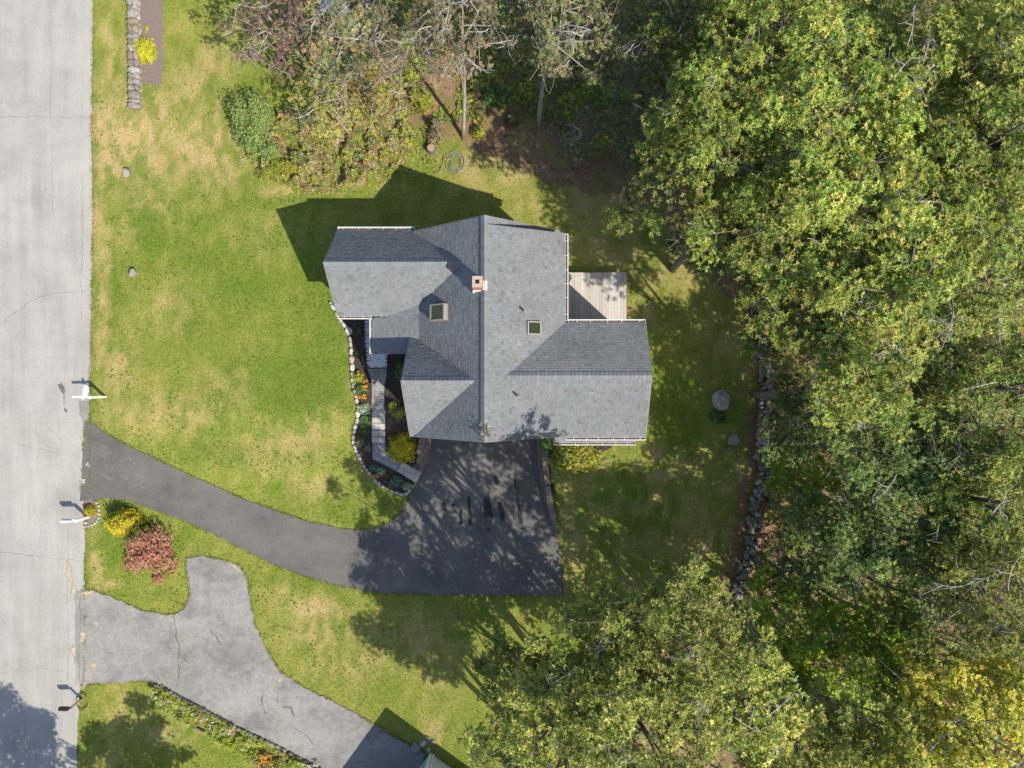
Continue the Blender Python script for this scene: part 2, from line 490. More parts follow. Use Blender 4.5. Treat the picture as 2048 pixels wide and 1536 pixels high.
def ground_col(x, y):
    px = x * FPX / CAM_H + 1024; py = 768 - y * FPX / CAM_H
    jx = (fbm(x * 0.5, y * 0.5, 3) - 0.5) * 60; jy = (fbm(x * 0.5, y * 0.5, 9) - 0.5) * 60
    dry = np.zeros_like(x); grn = np.zeros_like(x)
    for (cx, cy, sx, sy, a) in DRY:
        dry = np.maximum(dry, a * np.exp(-((px + jx - cx) / sx) ** 2 - ((py + jy - cy) / sy) ** 2))
    for (cx, cy, sx, sy, a) in GREEN:
        grn = np.maximum(grn, a * np.exp(-((px + jx - cx) / sx) ** 2 - ((py + jy - cy) / sy) ** 2))
    n1 = fbm(x * 0.35, y * 0.35, 21, 5); n2 = fbm(x * 1.7, y * 1.7, 31, 4); n3 = fbm(x * 0.9, y * 0.22, 41, 4)
    n5 = fbm(x * 2.6 + 7, y * 1.5, 61, 5)
    dry = np.clip(dry * np.clip((n5 - .27) * 3.4, 0.25, 1.2) + np.interp(px, [180, 420, 640, 1080, 1250, 1500], [1.1, .55, .2, .4, 1.3, 1.6]) * np.clip(n1 * 0.45 + n3 * 0.3 + n5 * 0.45 - 0.66, 0, 1) - 0.25 * grn, 0, 1)
    g0 = np.array([0.132, 0.192, 0.025]); g1 = np.array([0.285, 0.28, 0.064]); tan = np.array([0.44, 0.335, 0.16])
    k = np.clip(0.25 + 1.1 * (n1 - 0.45) + 0.9 * (n5 - 0.5) - 0.75 * grn + 0.35 * dry + 0.15, 0, 1)[..., None]
    c = g0 * (1 - k) + g1 * k
    d = np.clip(dry * 1.15, 0, 1)[..., None]
    c = c * (1 - d) + tan * d
    lit = inpoly(x + jx / 40, y + jy / 40, LITTER)[..., None]
    lc = np.array([0.25, 0.155, 0.098]) * (0.55 + 0.9 * n2[..., None]) * (1 - 0.25 * n1[..., None])
    lm = np.clip(2.4 * (n2[..., None] - 0.15), 0.5, 1) * lit
    c = c * (1 - lm) + lc * lm
    return c

# terrain sheet: fine near, coarse out to the horizon
def axis(fine0, fine1, step):
    a = list(np.arange(fine0, fine1 + 1e-6, step))
    lo, hi = [], []
    d = step
    p = fine0
    while p > -420:
        d *= 1.6; p -= d; lo.append(p)
    d = step; p = fine1
    while p < 420:
        d *= 1.6; p += d; hi.append(p)
    return np.array(lo[::-1] + a + hi)
ax = axis(-31.0, 33.0, 0.22); ay = axis(-25.0, 25.0, 0.22)
gx, gy = np.meshgrid(ax, ay)
gz = T(gx, gy)
paved = inpoly(gx, gy, ROAD) | inpoly(gx, gy, DRIVE) | inpoly(gx, gy, OLD)
gz = np.where(paved, gz - 0.05, gz)
nx, ny = len(ax), len(ay)
idx = np.arange(nx * ny).reshape(ny, nx)
faces = np.stack([idx[:-1, :-1], idx[:-1, 1:], idx[1:, 1:], idx[1:, :-1]], -1).reshape(-1, 4)
me = mesh_np('ground', np.stack([gx, gy, gz], -1).reshape(-1, 3), faces, True)
set_col(me, ground_col(gx.ravel(), gy.ravel()))
ground = add_mesh('ground', me, M['lawn'])
ground['kind'] = 'structure'

def faded(m, amount=0.55, scale=7.0):
    """worn, broken-up coverage: thin towards the rim of the mark"""
    nt = m.node_tree
    b = nt.nodes['Principled BSDF']
    a = nt.nodes.new('ShaderNodeAttribute'); a.attribute_name = 'fade'
    f = noise(nt, coords(nt), scale, 6, 0.75)
    ad = nt.nodes.new('ShaderNodeMath'); ad.operation = 'MULTIPLY_ADD'
    nt.links.new(f, ad.inputs[0]); ad.inputs[1].default_value = 1.6; nt.links.new(a.outputs['Fac'], ad.inputs[2])
    r = nt.nodes.new('ShaderNodeMapRange'); r.inputs[1].default_value = 0.75 + 0.25 * (amount - .5); r.inputs[2].default_value = 1.45
    nt.links.new(ad.outputs[0], r.inputs[0])
    nt.links.new(r.outputs[0], b.inputs['Alpha'])
for k_ in ('stain', 'scuff', 'sand', 'moss', 'crack', 'paint'):
    faded(M[k_])

def sheet(name, poly, hf, mat, step=0.5, lift=0.03, kind='structure', parent=None, edge=0.0, seed=0, rim=None):
    poly = [tuple(p[:2]) for p in poly]
    # subdivide the outline so that it can follow the ground and fray a little
    pts = []
    rr = random.Random(seed)
    for i in range(len(poly)):
        a = Vector(poly[i]); b = Vector(poly[(i + 1) % len(poly)])
        n = max(1, min(200, int((b - a).length / (step if not edge else 0.18))))
        nrm = Vector((-(b - a).y, (b - a).x)).normalized() if (b - a).length > 0 else Vector((0, 0))
        for k in range(n):
            p = a.lerp(b, k / n)
            if edge and k:
                p = p + nrm * rr.uniform(-edge, edge)
            pts.append(p)
    nb = len(pts)
    xs = [p.x for p in pts]; ys = [p.y for p in pts]
    X, Y = np.meshgrid(np.arange(max(min(xs), -40), min(max(xs), 40), step), np.arange(max(min(ys), -40), min(max(ys), 40), step))
    X = X.ravel() + 0.013; Y = Y.ravel() + 0.017
    k = inpoly(X, Y, [(p.x, p.y) for p in pts])
    inner = [Vector((a, b)) for a, b in zip(X[k], Y[k])]
    vs, es, fs, *_ = delaunay_2d_cdt(pts + inner, [], [list(range(nb))], 1, 1e-4)
    vx = np.array([v.x for v in vs]); vy = np.array([v.y for v in vs])
    vz = hf(vx, vy) + lift
    tri = [f for f in fs if len(f) == 3]
    fade = None
    if parent is not None:
        fade = np.full(len(vx), 9.0)
        P_ = np.array([(p.x, p.y) for p in pts]); Q_ = np.roll(P_, -1, 0)
        for (a_, b_) in zip(P_, Q_):
            d_ = b_ - a_; l_ = max(1e-9, float(d_ @ d_))
            t_ = np.clip(((vx - a_[0]) * d_[0] + (vy - a_[1]) * d_[1]) / l_, 0, 1)
            fade = np.minimum(fade, np.hypot(vx - a_[0] - t_ * d_[0], vy - a_[1] - t_ * d_[1]))
        fade = np.clip(fade / (0.24 if mat == M['sand'] else 0.09), 0, 1) if rim is None else np.full(len(vx), rim)
    me = mesh_np(name, np.stack([vx, vy, vz], -1), tri, True)
    if fade is not None:
        me.attributes.new('fade', 'FLOAT', 'POINT').data.foreach_set('value', fade.astype(np.float32))
    o = add_mesh(name, me, mat, parent)
    # winding up
    if me.polygons and me.polygons[0].normal.z < 0:
        me.flip_normals()
    if kind:
        o['kind'] = kind
    return o

road = sheet('road', ROAD, T, M['road'], 0.6, 0.02, edge=0.035, seed=1)
driveway = sheet('driveway', DRIVE, Tdrive, M['drive'], 0.5, 0.026, edge=0.02, seed=2)
old_drive = sheet('old_driveway', OLD, T, M['old_drive'], 0.4, 0.032, edge=0.06, seed=3)

def ragged(pts, amp_=0.06, n=4, seed=0):
    rr = random.Random(seed)
    out = []
    for i in range(len(pts)):
        a = Vector(pts[i][:2]); b = Vector(pts[(i + 1) % len(pts)][:2])
        for k in range(n):
            p = a.lerp(b, k / n)
            out.append((p.x + rr.uniform(-amp_, amp_), p.y + rr.uniform(-amp_, amp_)))
    return out

def mark(name, pxs, mat, parent, hf, lift, amp_=0.03, seed=0, g=gnd):
    poly = ragged([g(*p)[:2] for p in pxs], amp_, 3, seed)
    return sheet(name, poly, hf, mat, 0.07, lift, 'structure', parent)

def ribbon(pxs, w, seed=0, g=gnd):
    rr = random.Random(seed)
    P = [Vector(g(*p)[:2]) for p in pxs]
    Q = []
    for a, b in zip(P[:-1], P[1:]):
        n = max(1, int((b - a).length / 0.25))
        for k in range(n):
            Q.append(a.lerp(b, k / n) + Vector((rr.uniform(-.055, .055), rr.uniform(-.055, .055))))
    Q.append(P[-1])
    L, Rr = [], []
    for i, q in enumerate(Q):
        d = (Q[min(i + 1, len(Q) - 1)] - Q[max(i - 1, 0)]).normalized()
        n = Vector((-d.y, d.x)); ww = w * rr.uniform(0.15, 0.8) / 2
        L.append(q + n * ww); Rr.append(q - n * ww)
    return [(p.x, p.y) for p in L + Rr[::-1]]

# stains on the court
for i, pl in enumerate([
    [(884, 1003), (891, 1005), (894, 1018), (890, 1027), (885, 1022), (883, 1012)],
    [(886, 1028), (892, 1029), (892, 1034), (886, 1034)],
    [(903, 1003), (907, 1006), (912, 1011), (908, 1014), (903, 1012)],
    [(918, 1020), (924, 1018), (925, 1035), (924, 1050), (918, 1050), (917, 1035)],
    [(934, 992), (941, 993), (942, 1010), (944, 1030), (943, 1050), (936, 1051), (935, 1020)],
    [(972, 985), (978, 980), (981, 1000), (985, 1020), (987, 1035), (984, 1051), (977, 1040), (967, 1032), (968, 1018), (965, 1005)],
    [(988, 950), (997, 952), (999, 965), (995, 974), (988, 968)],
    [(994, 1002), (1003, 1004), (1010, 1018), (1010, 1030), (1006, 1045), (1001, 1040), (998, 1025)],
    [(1027, 952), (1031, 956), (1036, 980), (1033, 985), (1028, 970)],
    [(1031, 997), (1038, 998), (1044, 1020), (1047, 1040), (1044, 1052), (1038, 1044), (1034, 1020)],
    [(974, 1055), (980, 1054), (980, 1063), (974, 1064)], [(1044, 1054), (1049, 1056), (1048, 1063), (1044, 1060)]]):
    mark('oil_stain', pl, M['stain'], driveway, Tdrive, 0.031 + 0.0002 * i, 0.03, i, gdrive)
for i, pl in enumerate([[(985, 971), (1000, 974), (1019, 970), (1018, 973), (1002, 977), (986, 974)], [(935, 940), (953, 934), (952, 937), (936, 942)], [(1031, 1028), (1037, 1031), (1040, 1036), (1035, 1036)]]):
    mark('scrape', pl, M['sand'], driveway, Tdrive, 0.032, 0.01, 40 + i, gdrive)
rs = random.Random(5)
for i in range(26):
    cx = rs.uniform(185, 290); cy = 890 + (cx - 185) * 0.42 + rs.uniform(-10, 55)
    a = rs.uniform(0.2, 0.7); l = rs.uniform(5, 22)
    pp = [(cx, cy), (cx + l * math.cos(a), cy + l * math.sin(a))]
    sheet('scrape', ribbon(pp, 0.03, i, gdrive), Tdrive, M['scrape'], 0.5, 0.031, 'structure', driveway, rim=0.3)
# road marks
mark('paint_mark', [(168, 766), (178, 766), (178, 785), (174, 795), (166, 800), (162, 806), (164, 790)], M['paint'], road, T, 0.027, 0.03, 3)
mark('damp_stain', [(115, 768), (124, 766), (131, 776), (130, 786), (126, 790)], M['scuff'], road, T, 0.027, 0.02, 4)
mark('damp_stain', [(127, 786), (130, 786), (130, 815), (136, 820), (134, 825), (128, 823)], M['scuff'], road, T, 0.0275, 0.02, 5)
mark('repair_patch', [(158, 800), (178, 803), (177, 840), (166, 846), (160, 830)], M['old_drive'], road, T, 0.0265, 0.03, 6)
for i, (pp, w, mt) in enumerate([
    ([(-60, 236), (60, 234), (183, 236)], 0.05, 'crack'), ([(0, 648), (30, 625), (70, 598), (110, 585), (183, 582)], 0.05, 'crack'), ([(105, 300), (104, 345), (106, 430)], 0.04, 'crack'),
    ([(-60, 1348), (0, 1345), (40, 1340), (80, 1337), (125, 1342)], 0.09, 'sand'), ([(164, 340), (165, 480), (163, 640)], 0.05, 'crack'), ([(0, 1105), (60, 1110), (160, 1122)], 0.05, 'crack'),
    ([(138, 1050), (136, 1120), (134, 1200), (138, 1280), (136, 1360)], 0.05, 'crack'), ([(126, 1400), (125, 1480), (122, 1536)], 0.04, 'crack'), ([(100, 0), (103, 120), (101, 236)], 0.035, 'crack'), ([(0, 870), (40, 890), (110, 905)], 0.03, 'crack'), ([(92, 850), (130, 885)], 0.03, 'crack')]):
    sheet('crack', ribbon(pp, w, i), T, M[mt], 0.5, 0.0262 + 0.0002 * i, 'structure', road, rim=0.3)
for i, pl in enumerate([[(130, 1150), (140, 1170), (142, 1190), (160, 1195), (160, 1180), (150, 1165), (140, 1120), (133, 1120)], [(150, 1290), (160, 1300), (158, 1315), (145, 1310), (130, 1300), (140, 1295)]]):
    mark('sand_patch', pl, M['sand'], road, T, 0.029, 0.08, 60 + i)
for i, (pl, a) in enumerate([([(165, 1180), (185, 1178), (188, 1190), (175, 1196), (165, 1190)], .1), ([(183, 1240), (200, 1240), (198, 1255), (190, 1258)], .06), ([(160, 1265), (172, 1262), (174, 1280), (165, 1290), (158, 1282)], .08), ([(187, 1265), (198, 1262), (195, 1275), (188, 1273)], .05), ([(178, 1325), (197, 1318), (194, 1340), (190, 1355), (186, 1338)], .05), ([(162, 1362), (180, 1362), (176, 1374), (160, 1380)], .08),
                         ([(556, 1352), (575, 1350), (566, 1366), (558, 1375)], .06), ([(557, 1415), (562, 1416), (556, 1435), (550, 1453), (541, 1452), (546, 1434)], .06), ([(440, 1117), (466, 1124), (484, 1136), (494, 1160), (488, 1162), (476, 1142), (455, 1128)], .06), ([(402, 1170), (408, 1178), (413, 1195), (409, 1194), (404, 1182)], .03)]):
    mark('sand_patch', pl, M['sand'], old_drive, T, 0.038, a, 80 + i)
for i, (pp, w, mt) in enumerate([([(348, 1232), (352, 1262), (358, 1290), (360, 1308), (356, 1322), (360, 1345), (353, 1372)], 0.16, 'moss'), ([(562, 1368), (556, 1385), (556, 1408)], 0.07, 'moss'), ([(548, 1455), (541, 1475)], 0.1, 'sand'), ([(160, 1190), (162, 1240), (158, 1310), (160, 1360)], 0.06, 'moss'), ([(365, 1318), (380, 1326)], 0.14, 'scuff'), ([(400, 1300), (470, 1330), (540, 1375)], 0.03, 'scuff'), ([(525, 1392), (526, 1415), (533, 1428)], 0.14, 'scuff'), ([(565, 1413), (580, 1415), (590, 1432)], 0.2, 'scuff'), ([(200, 1300), (260, 1310), (340, 1345)], 0.03, 'crack'), ([(590, 1455), (615, 1472), (628, 1492)], 0.06, 'scuff'), ([(605, 1490), (650, 1510), (690, 1520)], 0.04, 'crack'), ([(407, 1180), (440, 1230), (430, 1260), (470, 1300)], 0.03, 'scuff'), ([(420, 1260), (445, 1290)], 0.12, 'scuff')]):
    sheet('crack', ribbon(pp, w, 100 + i), T, M[mt], 0.5, 0.0366 + 0.0002 * i, 'structure', old_drive, rim=0.3)

PENTBED = outline([(1096, 868), (1250, 868), (1240, 886), (1220, 896), (1200, 906), (1160, 912), (1112, 922), (1098, 915)])
for nm, pl, mt in (('garden_bed', BED, 'mulch'), ('rear_garden_bed', PENTBED, 'mulch'), ('mulch_strip', WALLBED, 'old_mulch'), ('mailbox_bed', ISLAND1, 'old_mulch')):
    sheet(nm, pl, T, M[mt], 0.2, 0.03, edge=0.03, seed=5)

# ------------------------------------------------------------------ the house
XR, ZR = -1.25, 7.9                     # main ridge
YN, YS = 7.6, -2.6                      # gable planes
PL = {}                                 # roof planes: bounds (x0,x1,y0,y1) and height function
PL['main_w'] = ((-4.9, XR, YS, YN), lambda x, y: ZR - 0.904 * (XR - x))
PL['main_e'] = ((XR, 2.4, YS, YN), lambda x, y: ZR - 0.904 * (x - XR))
PL['dormer'] = ((XR, 2.55, -2.25, 7.2), lambda x, y: ZR + 0.06 - 0.542 * (x - XR))
PL['nw_n'] = ((-8.75, -1.6, 5.67, 7.75), lambda x, y: 7.0 - (y - 5.67) * 1.298)
PL['nw_s'] = ((-8.75, -1.6, 3.42, 5.67), lambda x, y: 7.0 - (5.67 - y) * 1.2)
PL['sw_n'] = ((-5.06, -1.5, 0.16, 2.42), lambda x, y: 7.5 - (y - 0.16) * 1.283)
PL['sw_s'] = ((-5.06, -1.5, -2.62, 0.16), lambda x, y: 7.5 - (0.16 - y) * 1.043)
PL['porch'] = ((-7.07, -4.4, 1.55, 4.2), lambda x, y: 4.0 + (x + 7.07) * 0.357)
PL['se_n'] = ((-0.6, 6.4, 0.39, 2.95), lambda x, y: 7.4 - (y - 0.39) * 0.586)
PL['se_s'] = ((-0.6, 6.4, -2.55, 0.39), lambda x, y: 7.4 - (0.39 - y) * 0.51)
PL['pent'] = ((2.2, 6.45, -3.05, -2.3), lambda x, y: 3.25 + (y + 2.3) * 0.5)

house = thing('house', 'house with grey shingled cross-gable roof, brick chimney and white gutters', 'house', (-1.2, 2.5, 0.0))

def roof_top(x, y, skip=None):
    z = -9.0
    for k, (b, f) in PL.items():
        if k != skip and b[0] <= x <= b[1] and b[2] <= y <= b[3]:
            z = max(z, f(x, y))
    return z

def shingle_plane(key, along, up, name='roof_slope'):
    """courses of overlapping shingle tabs; along = 'x' or 'y' eave direction, up = +1/-1 uphill sense on the other axis"""
    (x0, x1, y0, y1), f = PL[key]
    rr = np.random.default_rng(abs(hash(key)) % 1000 if False else sum(map(ord, key)))
    if along == 'y':
        a0, a1 = y0, y1; lo = x0 if up > 0 else x1; run = x1 - x0
    else:
        a0, a1 = x0, x1; lo = y0 if up > 0 else y1; run = y1 - y0
    def P(a, v):
        b = lo + up * v
        x, y = (b, a) if along == 'y' else (a, b)
        return x, y, f(x, y)
    p0 = P(a0, 0); p1 = P(a0, run)
    slope = (p1[2] - p0[2]) / run
    hyp = math.sqrt(1 + slope * slope)
    ex = 0.145 / hyp
    n = int(run / ex) + 1
    nrm = np.array([0, 0, 1.0])
    gxn = -up * slope / hyp
    nrm = np.array([gxn, 0, 1 / hyp]) if along == 'y' else np.array([0, gxn, 1 / hyp])
    V, F, C = [], [], []
    for i in range(n):
        v0 = i * ex; v1 = min(v0 + ex * 1.22, run)
        if v0 >= run - 0.01:
            break
        a = a0 - rr.uniform(0, 0.3)
        while a < a1:
            w = rr.choice([0.11, 0.14, 0.18, 0.22])
            s, e = max(a, a0), min(a + w, a1)
            a += w
            if e - s < 0.02:
                continue
            c = P((s + e) / 2, (v0 + v1) / 2)
            if roof_top(c[0], c[1], key) > c[2] + 0.05:
                continue
            th = 0.012 + rr.choice([0.0, 0.0, 0.008])
            q = [P(s + .003, v0), P(e - .003, v0), P(e - .003, v1), P(s + .003, v1)]
            q = [np.array(t) for t in q]
            tp = [q[0] + nrm * th, q[1] + nrm * th, q[2] + nrm * 0.002, q[3] + nrm * 0.002]
            b = len(V)
            V += [q[0], q[1]] + tp
            fs = [(2, 3, 4, 5), (0, 1, 3, 2), (0, 2, 5, 5), (1, 4, 3, 3)]
            fl = (up > 0) == (along == 'x')
            for g in fs:
                g = [b + t for t in g]
                F.append(g if fl else g[::-1])
            t = rr.normal(0, 0.06) - (0.15 if rr.random() < 0.09 else 0)
            hue = rr.normal(0, 0.025)
            base = np.array([(0.2, 0.212, 0.22), (0.186, 0.212, 0.211), (0.204, 0.206, 0.226), (0.194, 0.208, 0.217)][rr.integers(0, 4)])
            C += [np.clip(base * (1 + t), 0.06, 0.5)] * 6
    me = bpy.data.meshes.new(name)
    F = [tuple(dict.fromkeys(g)) for g in F]
    me.from_pydata([tuple(v) for v in V], [], F)
    set_col(me, np.array(C)); me.update()
    o = add_mesh(name, me, M['shingle'], house)
    o['kind'] = 'stuff'
    return o

shingle_plane('main_w', 'y', +1); shingle_plane('main_e', 'y', -1); shingle_plane('dormer', 'y', -1)
shingle_plane('nw_n', 'x', -1); shingle_plane('nw_s', 'x', +1); shingle_plane('sw_n', 'x', -1); shingle_plane('sw_s', 'x', +1)
shingle_plane('porch', 'y', +1); shingle_plane('se_n', 'x', -1); shingle_plane('se_s', 'x', +1); shingle_plane('pent', 'x', +1)

def ridge_cap(A, B, sl, sr, w=0.17):
    """folded cap shingles along a ridge; sl/sr = fall per metre to the left and right of A->B"""
    A = Vector(A); B = Vector(B)
    d = (B - A).normalized(); n = Vector((-d.y, d.x, 0))
    L = (B - A).length; k = int(L / 0.19)
    mb = MB(); rr = random.Random(int(L * 100))
    for i in range(k):
        s = A + d * (i * L / k); e = A + d * ((i + 1.15) * L / k)
        j = 1 + rr.gauss(0, 0.07)
        mb.cur = (0.2 * j, 0.212 * j, 0.222 * j)
        h0, h1 = 0.045, 0.028
        vs = []
        for p, h in ((s, h0), (e, h1)):
            vs += [p + n * w + Vector((0, 0, -sl * w + h)), p + Vector((0, 0, h + 0.006)), p - n * w + Vector((0, 0, -sr * w + h)),
                   p + n * w + Vector((0, 0, -sl * w - 0.01)), p - n * w + Vector((0, 0, -sr * w - 0.01))]
        mb.add(vs, [(0, 1, 6, 5), (1, 2, 7, 6), (3, 0, 5, 8), (2, 4, 9, 7), (0, 3, 1), (1, 3, 4, 2)])
    o = mb.build('ridge_cap', M['shingle'], house)
    o['kind'] = 'stuff'
ridge_cap((XR, YS, ZR + 0.05), (XR, YN, ZR + 0.05), 0.904, 0.542)
ridge_cap((-8.75, 5.67, 7.0), (-2.35, 5.67, 7.0), 1.298, 1.2)
ridge_cap((-5.06, 0.16, 7.5), (-1.78, 0.16, 7.5), 1.283, 1.043)
ridge_cap((-0.25, 0.39, 7.4), (6.4, 0.39, 7.4), 0.586, 0.51)

# walls
def gable_wall(mb, x0, x1, y0, y1, zb, ze, zr, ridge, axis_):
    if axis_ == 'y':      # ridge runs along y
        A = [(x0, y0, zb), (x1, y0, zb), (x1, y0, ze[1]), (ridge, y0, zr), (x0, y0, ze[0])]
        B = [(p[0], y1, p[2]) for p in A]
    else:
        A = [(x0, y0, zb), (x0, y1, zb), (x0, y1, ze[1]), (x0, ridge, zr), (x0, y0, ze[0])]
        B = [(x1, p[1], p[2]) for p in A]
    mb.hull(A, B)
w = MB(); gable_wall(w, -4.6, 2.1, -2.4, 7.4, -1.32, (4.72, 4.72), 7.75, XR, 'y'); w.build('wall', M['siding'], house)
w = MB(); gable_wall(w, -8.5, -1.5, 3.7, 7.5, -0.4, (4.45, 4.45), 6.85, 5.67, 'x'); w.build('wall', M['siding'], house)
w = MB(); gable_wall(w, -4.8, -1.6, -2.35, 2.1, -1.3, (4.7, 4.95), 7.35, 0.16, 'x'); w.build('wall', M['siding'], house)
w = MB(); gable_wall(w, 0.6, 6.2, -2.3, 2.7, -1.3, (5.85, 5.9), 7.2, 0.39, 'x'); w.build('wall', M['siding'], house)
w = MB(); w.hull([(XR, -2.15, 7.7), (2.3, -2.15, 5.9), (2.3, -2.15, 4.5), (XR, -2.15, 6.5)], [(XR, 7.1, 7.7), (2.3, 7.1, 5.9), (2.3, 7.1, 4.5), (XR, 7.1, 6.5)]); w.build('dormer_wall', M['siding'], house)
for px_, py_ in ((-6.95, 1.7), (-6.95, 3.3)):
    w = MB(); w.box((px_, py_, 2.1), (0.14, 0.14, 3.7)); w.build('porch_post', M['white_paint'], house)

# rake boards along the gable edges
def rake(A, B, t=0.05, h=0.16):
    A = Vector(A); B = Vector(B); d = (B - A).normalized()
    n = Vector((-d.y, d.x, 0)).normalized() * t
    dn = Vector((0, 0, -h))
    u = Vector((0, 0, -0.006))
    m = MB(); m.hull([A + u, B + u, B + n + u, A + n + u], [A + dn, B + dn, B + n + dn, A + n + dn]); m.build('rake_board', M['trim'], house)
def zz(k, x, y):
    return PL[k][1](x, y)
rake((-4.9, YN, zz('main_w', -4.9, 0)), (XR, YN, ZR)); rake((XR, YN, ZR), (2.4, YN, zz('main_e', 2.4, 0)))
rake((XR, YS, ZR), (-4.9, YS, zz('main_w', -4.9, 0))); rake((2.4, YS, zz('main_e', 2.4, 0)), (XR, YS, ZR))
rake((XR, 7.2, ZR + .06), (2.55, 7.2, 5.9), 0.04, 0.14); rake((2.55, -2.25, 5.9), (XR, -2.25, ZR + .06), 0.04, 0.14)
rake((-8.75, 3.42, 4.3), (-8.75, 5.67, 7.0)); rake((-8.75, 5.67, 7.0), (-8.75, 7.75, 4.3))
rake((-5.06, -2.62, 4.6), (-5.06, 0.16, 7.5)); rake((-5.06, 0.16, 7.5), (-5.06, 2.42, 4.6))
rake((6.4, 0.39, 7.4), (6.4, -2.55, 5.9)); rake((6.4, 2.95, 5.9), (6.4, 0.39, 7.4))
rake((-4.9, 1.55, 4.77), (-7.07, 1.55, 4.0), 0.04, 0.14)

strap = MB(); strap.box((0, 0, 0), (0.018, 0.125, 0.012)); strap_me = strap.mesh('hanger'); strap_me.materials.append(M['white_metal'])
def gutter(A, B, out):
    """open white channel along an eave; out = unit vector away from the wall"""
    A = Vector(A); B = Vector(B); d = (B - A).normalized(); o = Vector(out)
    g = thing_part = MB()
    def bar(o0, o1, z0, z1):
        p = [A + o * o0, B + o * o0, B + o * o1, A + o * o1]
        g.hull([v + Vector((0, 0, z0)) for v in p], [v + Vector((0, 0, z1)) for v in p])
    bar(0.0, 0.012, -0.12, 0.0); bar(0.013, 0.118, -0.12, -0.108); bar(0.119, 0.152, -0.12, 0.012)
    for e in (A - d * 0.012, B):
        p = [e + o * 0.0, e + d * 0.012 + o * 0.0, e + d * 0.012 + o * 0.152, e + o * 0.152]
        g.hull([v + Vector((0, 0, -0.125)) for v in p], [v + Vector((0, 0, 0.014)) for v in p])
    gt = g.build('gutter', M['white_metal'], house)
    q = MB()
    p = [A + o * 0.014, B + o * 0.014, B + o * 0.117, A + o * 0.117]
    q.hull([v + Vector((0, 0, -0.106)) for v in p], [v + Vector((0, 0, -0.085)) for v in p])
    dirt = q.build('gutter_leaves', M['gutter_dirt'])
    dirt.parent = gt
    L = (B - A).length; k = max(2, int(L / 0.62)); rr = random.Random(int(L * 77))
    for i in range(k):
        c = A + d * ((i + 0.5 + rr.uniform(-.12, .12)) * L / k) + o * 0.07 + Vector((0, 0, 0.012))
        s = bpy.data.objects.new('hanger', strap_me); COL.objects.link(s); s.parent = gt
        s.location = c; s.rotation_euler = (0, 0, math.atan2(d.y, d.x))
gutter((-8.75, 7.75, 4.3), (-4.9, 7.75, 4.3), (0, 1, 0))
gutter((-8.75, 3.42, 4.3), (-7.1, 3.42, 4.3), (0, -1, 0))
gutter((-7.07, 1.55, 4.0), (-7.07, 3.3, 4.0), (-1, 0, 0))
gutter((2.55, 3.05, 5.9), (2.55, 7.2, 5.9), (1, 0, 0))
gutter((2.72, 2.95, 5.9), (6.4, 2.95, 5.9), (0, 1, 0))
gutter((2.6, -2.55, 5.9), (6.4, -2.55, 5.9), (0, -1, 0))
gutter((2.2, -3.05, 2.87), (6.45, -3.05, 2.87), (0, -1, 0))

# chimney
ch = MB(); CX, CY = -1.52, 4.48
bx_, by_ = 0.44, 0.48
br = random.Random(3)
z = 6.6
while z < 8.86:
    ch.box((CX, CY, z + 0.03), (bx_ + (0.03 if z > 8.6 else 0) + br.uniform(-.004, .004), by_ + (0.03 if z > 8.6 else 0), 0.058)); z += 0.066
chim = ch.build('chimney', M['brick'], house)
c2 = MB()
for sx, sy, dx, dy in ((0, 1, bx_, 0.15), (0, -1, bx_, 0.15), (1, 0, 0.13, 0.18), (-1, 0, 0.13, 0.18)):
    c2.box((CX + sx * (bx_ - dx) / 2, CY + sy * (by_ - dy) / 2, 8.945), (dx - 0.004, dy - 0.004, 0.07))
o = c2.build('crown', M['mortar']); o.parent = chim
c3 = MB(); c3.box((CX, CY, 8.925), (0.16, 0.16, 0.012)); o = c3.build('flue', M['hole_dark']); o.parent = chim  # near-black plate stands in for the shade down the flue hole
c4 = MB(); c4.box((CX + 0.31, CY - 0.03, ZR + 0.03), (0.17, 0.42, 0.1)); c4.box((CX - 0.24, CY - 0.03, 7.55), (0.04, 0.62, 0.5)); c4.box((CX - 0.05, CY - 0.26, 7.6), (0.42, 0.035, 0.5))
o = c4.build('flashing', M['flash']); o.parent = chim

# skylights
def skylight(cx, cy, key, lx, ly, h):
    f = PL[key][1]
    sl = (f(cx + .1, cy) - f(cx - .1, cy)) / 0.2
    def P(a, b, k):
        x = cx + a; return Vector((x - sl * k * 0.6, cy + b, f(x, cy) + k))
    m = MB()
    t = 0.055
    for a0, a1, b0, b1 in ((-lx / 2, lx / 2, -ly / 2, -ly / 2 + t), (-lx / 2, lx / 2, ly / 2 - t, ly / 2), (-lx / 2, -lx / 2 + t, -ly / 2 + t + .002, ly / 2 - t - .002), (lx / 2 - t, lx / 2, -ly / 2 + t + .002, ly / 2 - t - .002)):
        q = [(a0, b0), (a1, b0), (a1, b1), (a0, b1)]
        m.hull([P(a, b, -0.02) for a, b in q], [P(a, b, h) for a, b in q])
    s = m.build('skylight', M['beige'], house)
    g = MB(); q = [(-lx / 2 + t, -ly / 2 + t), (lx / 2 - t, -ly / 2 + t), (lx / 2 - t, ly / 2 - t), (-lx / 2 + t, ly / 2 - t)]
    g.hull([P(a, b, h - 0.05) for a, b in q], [P(a, b, h - 0.035) for a, b in q])
    o = g.build('pane', M['glass']); o.parent = s
skylight(-3.42, 3.42, 'main_w', 0.74, 0.78, 0.3)
skylight(1.02, 2.62, 'dormer', 0.64, 0.62, 0.11)
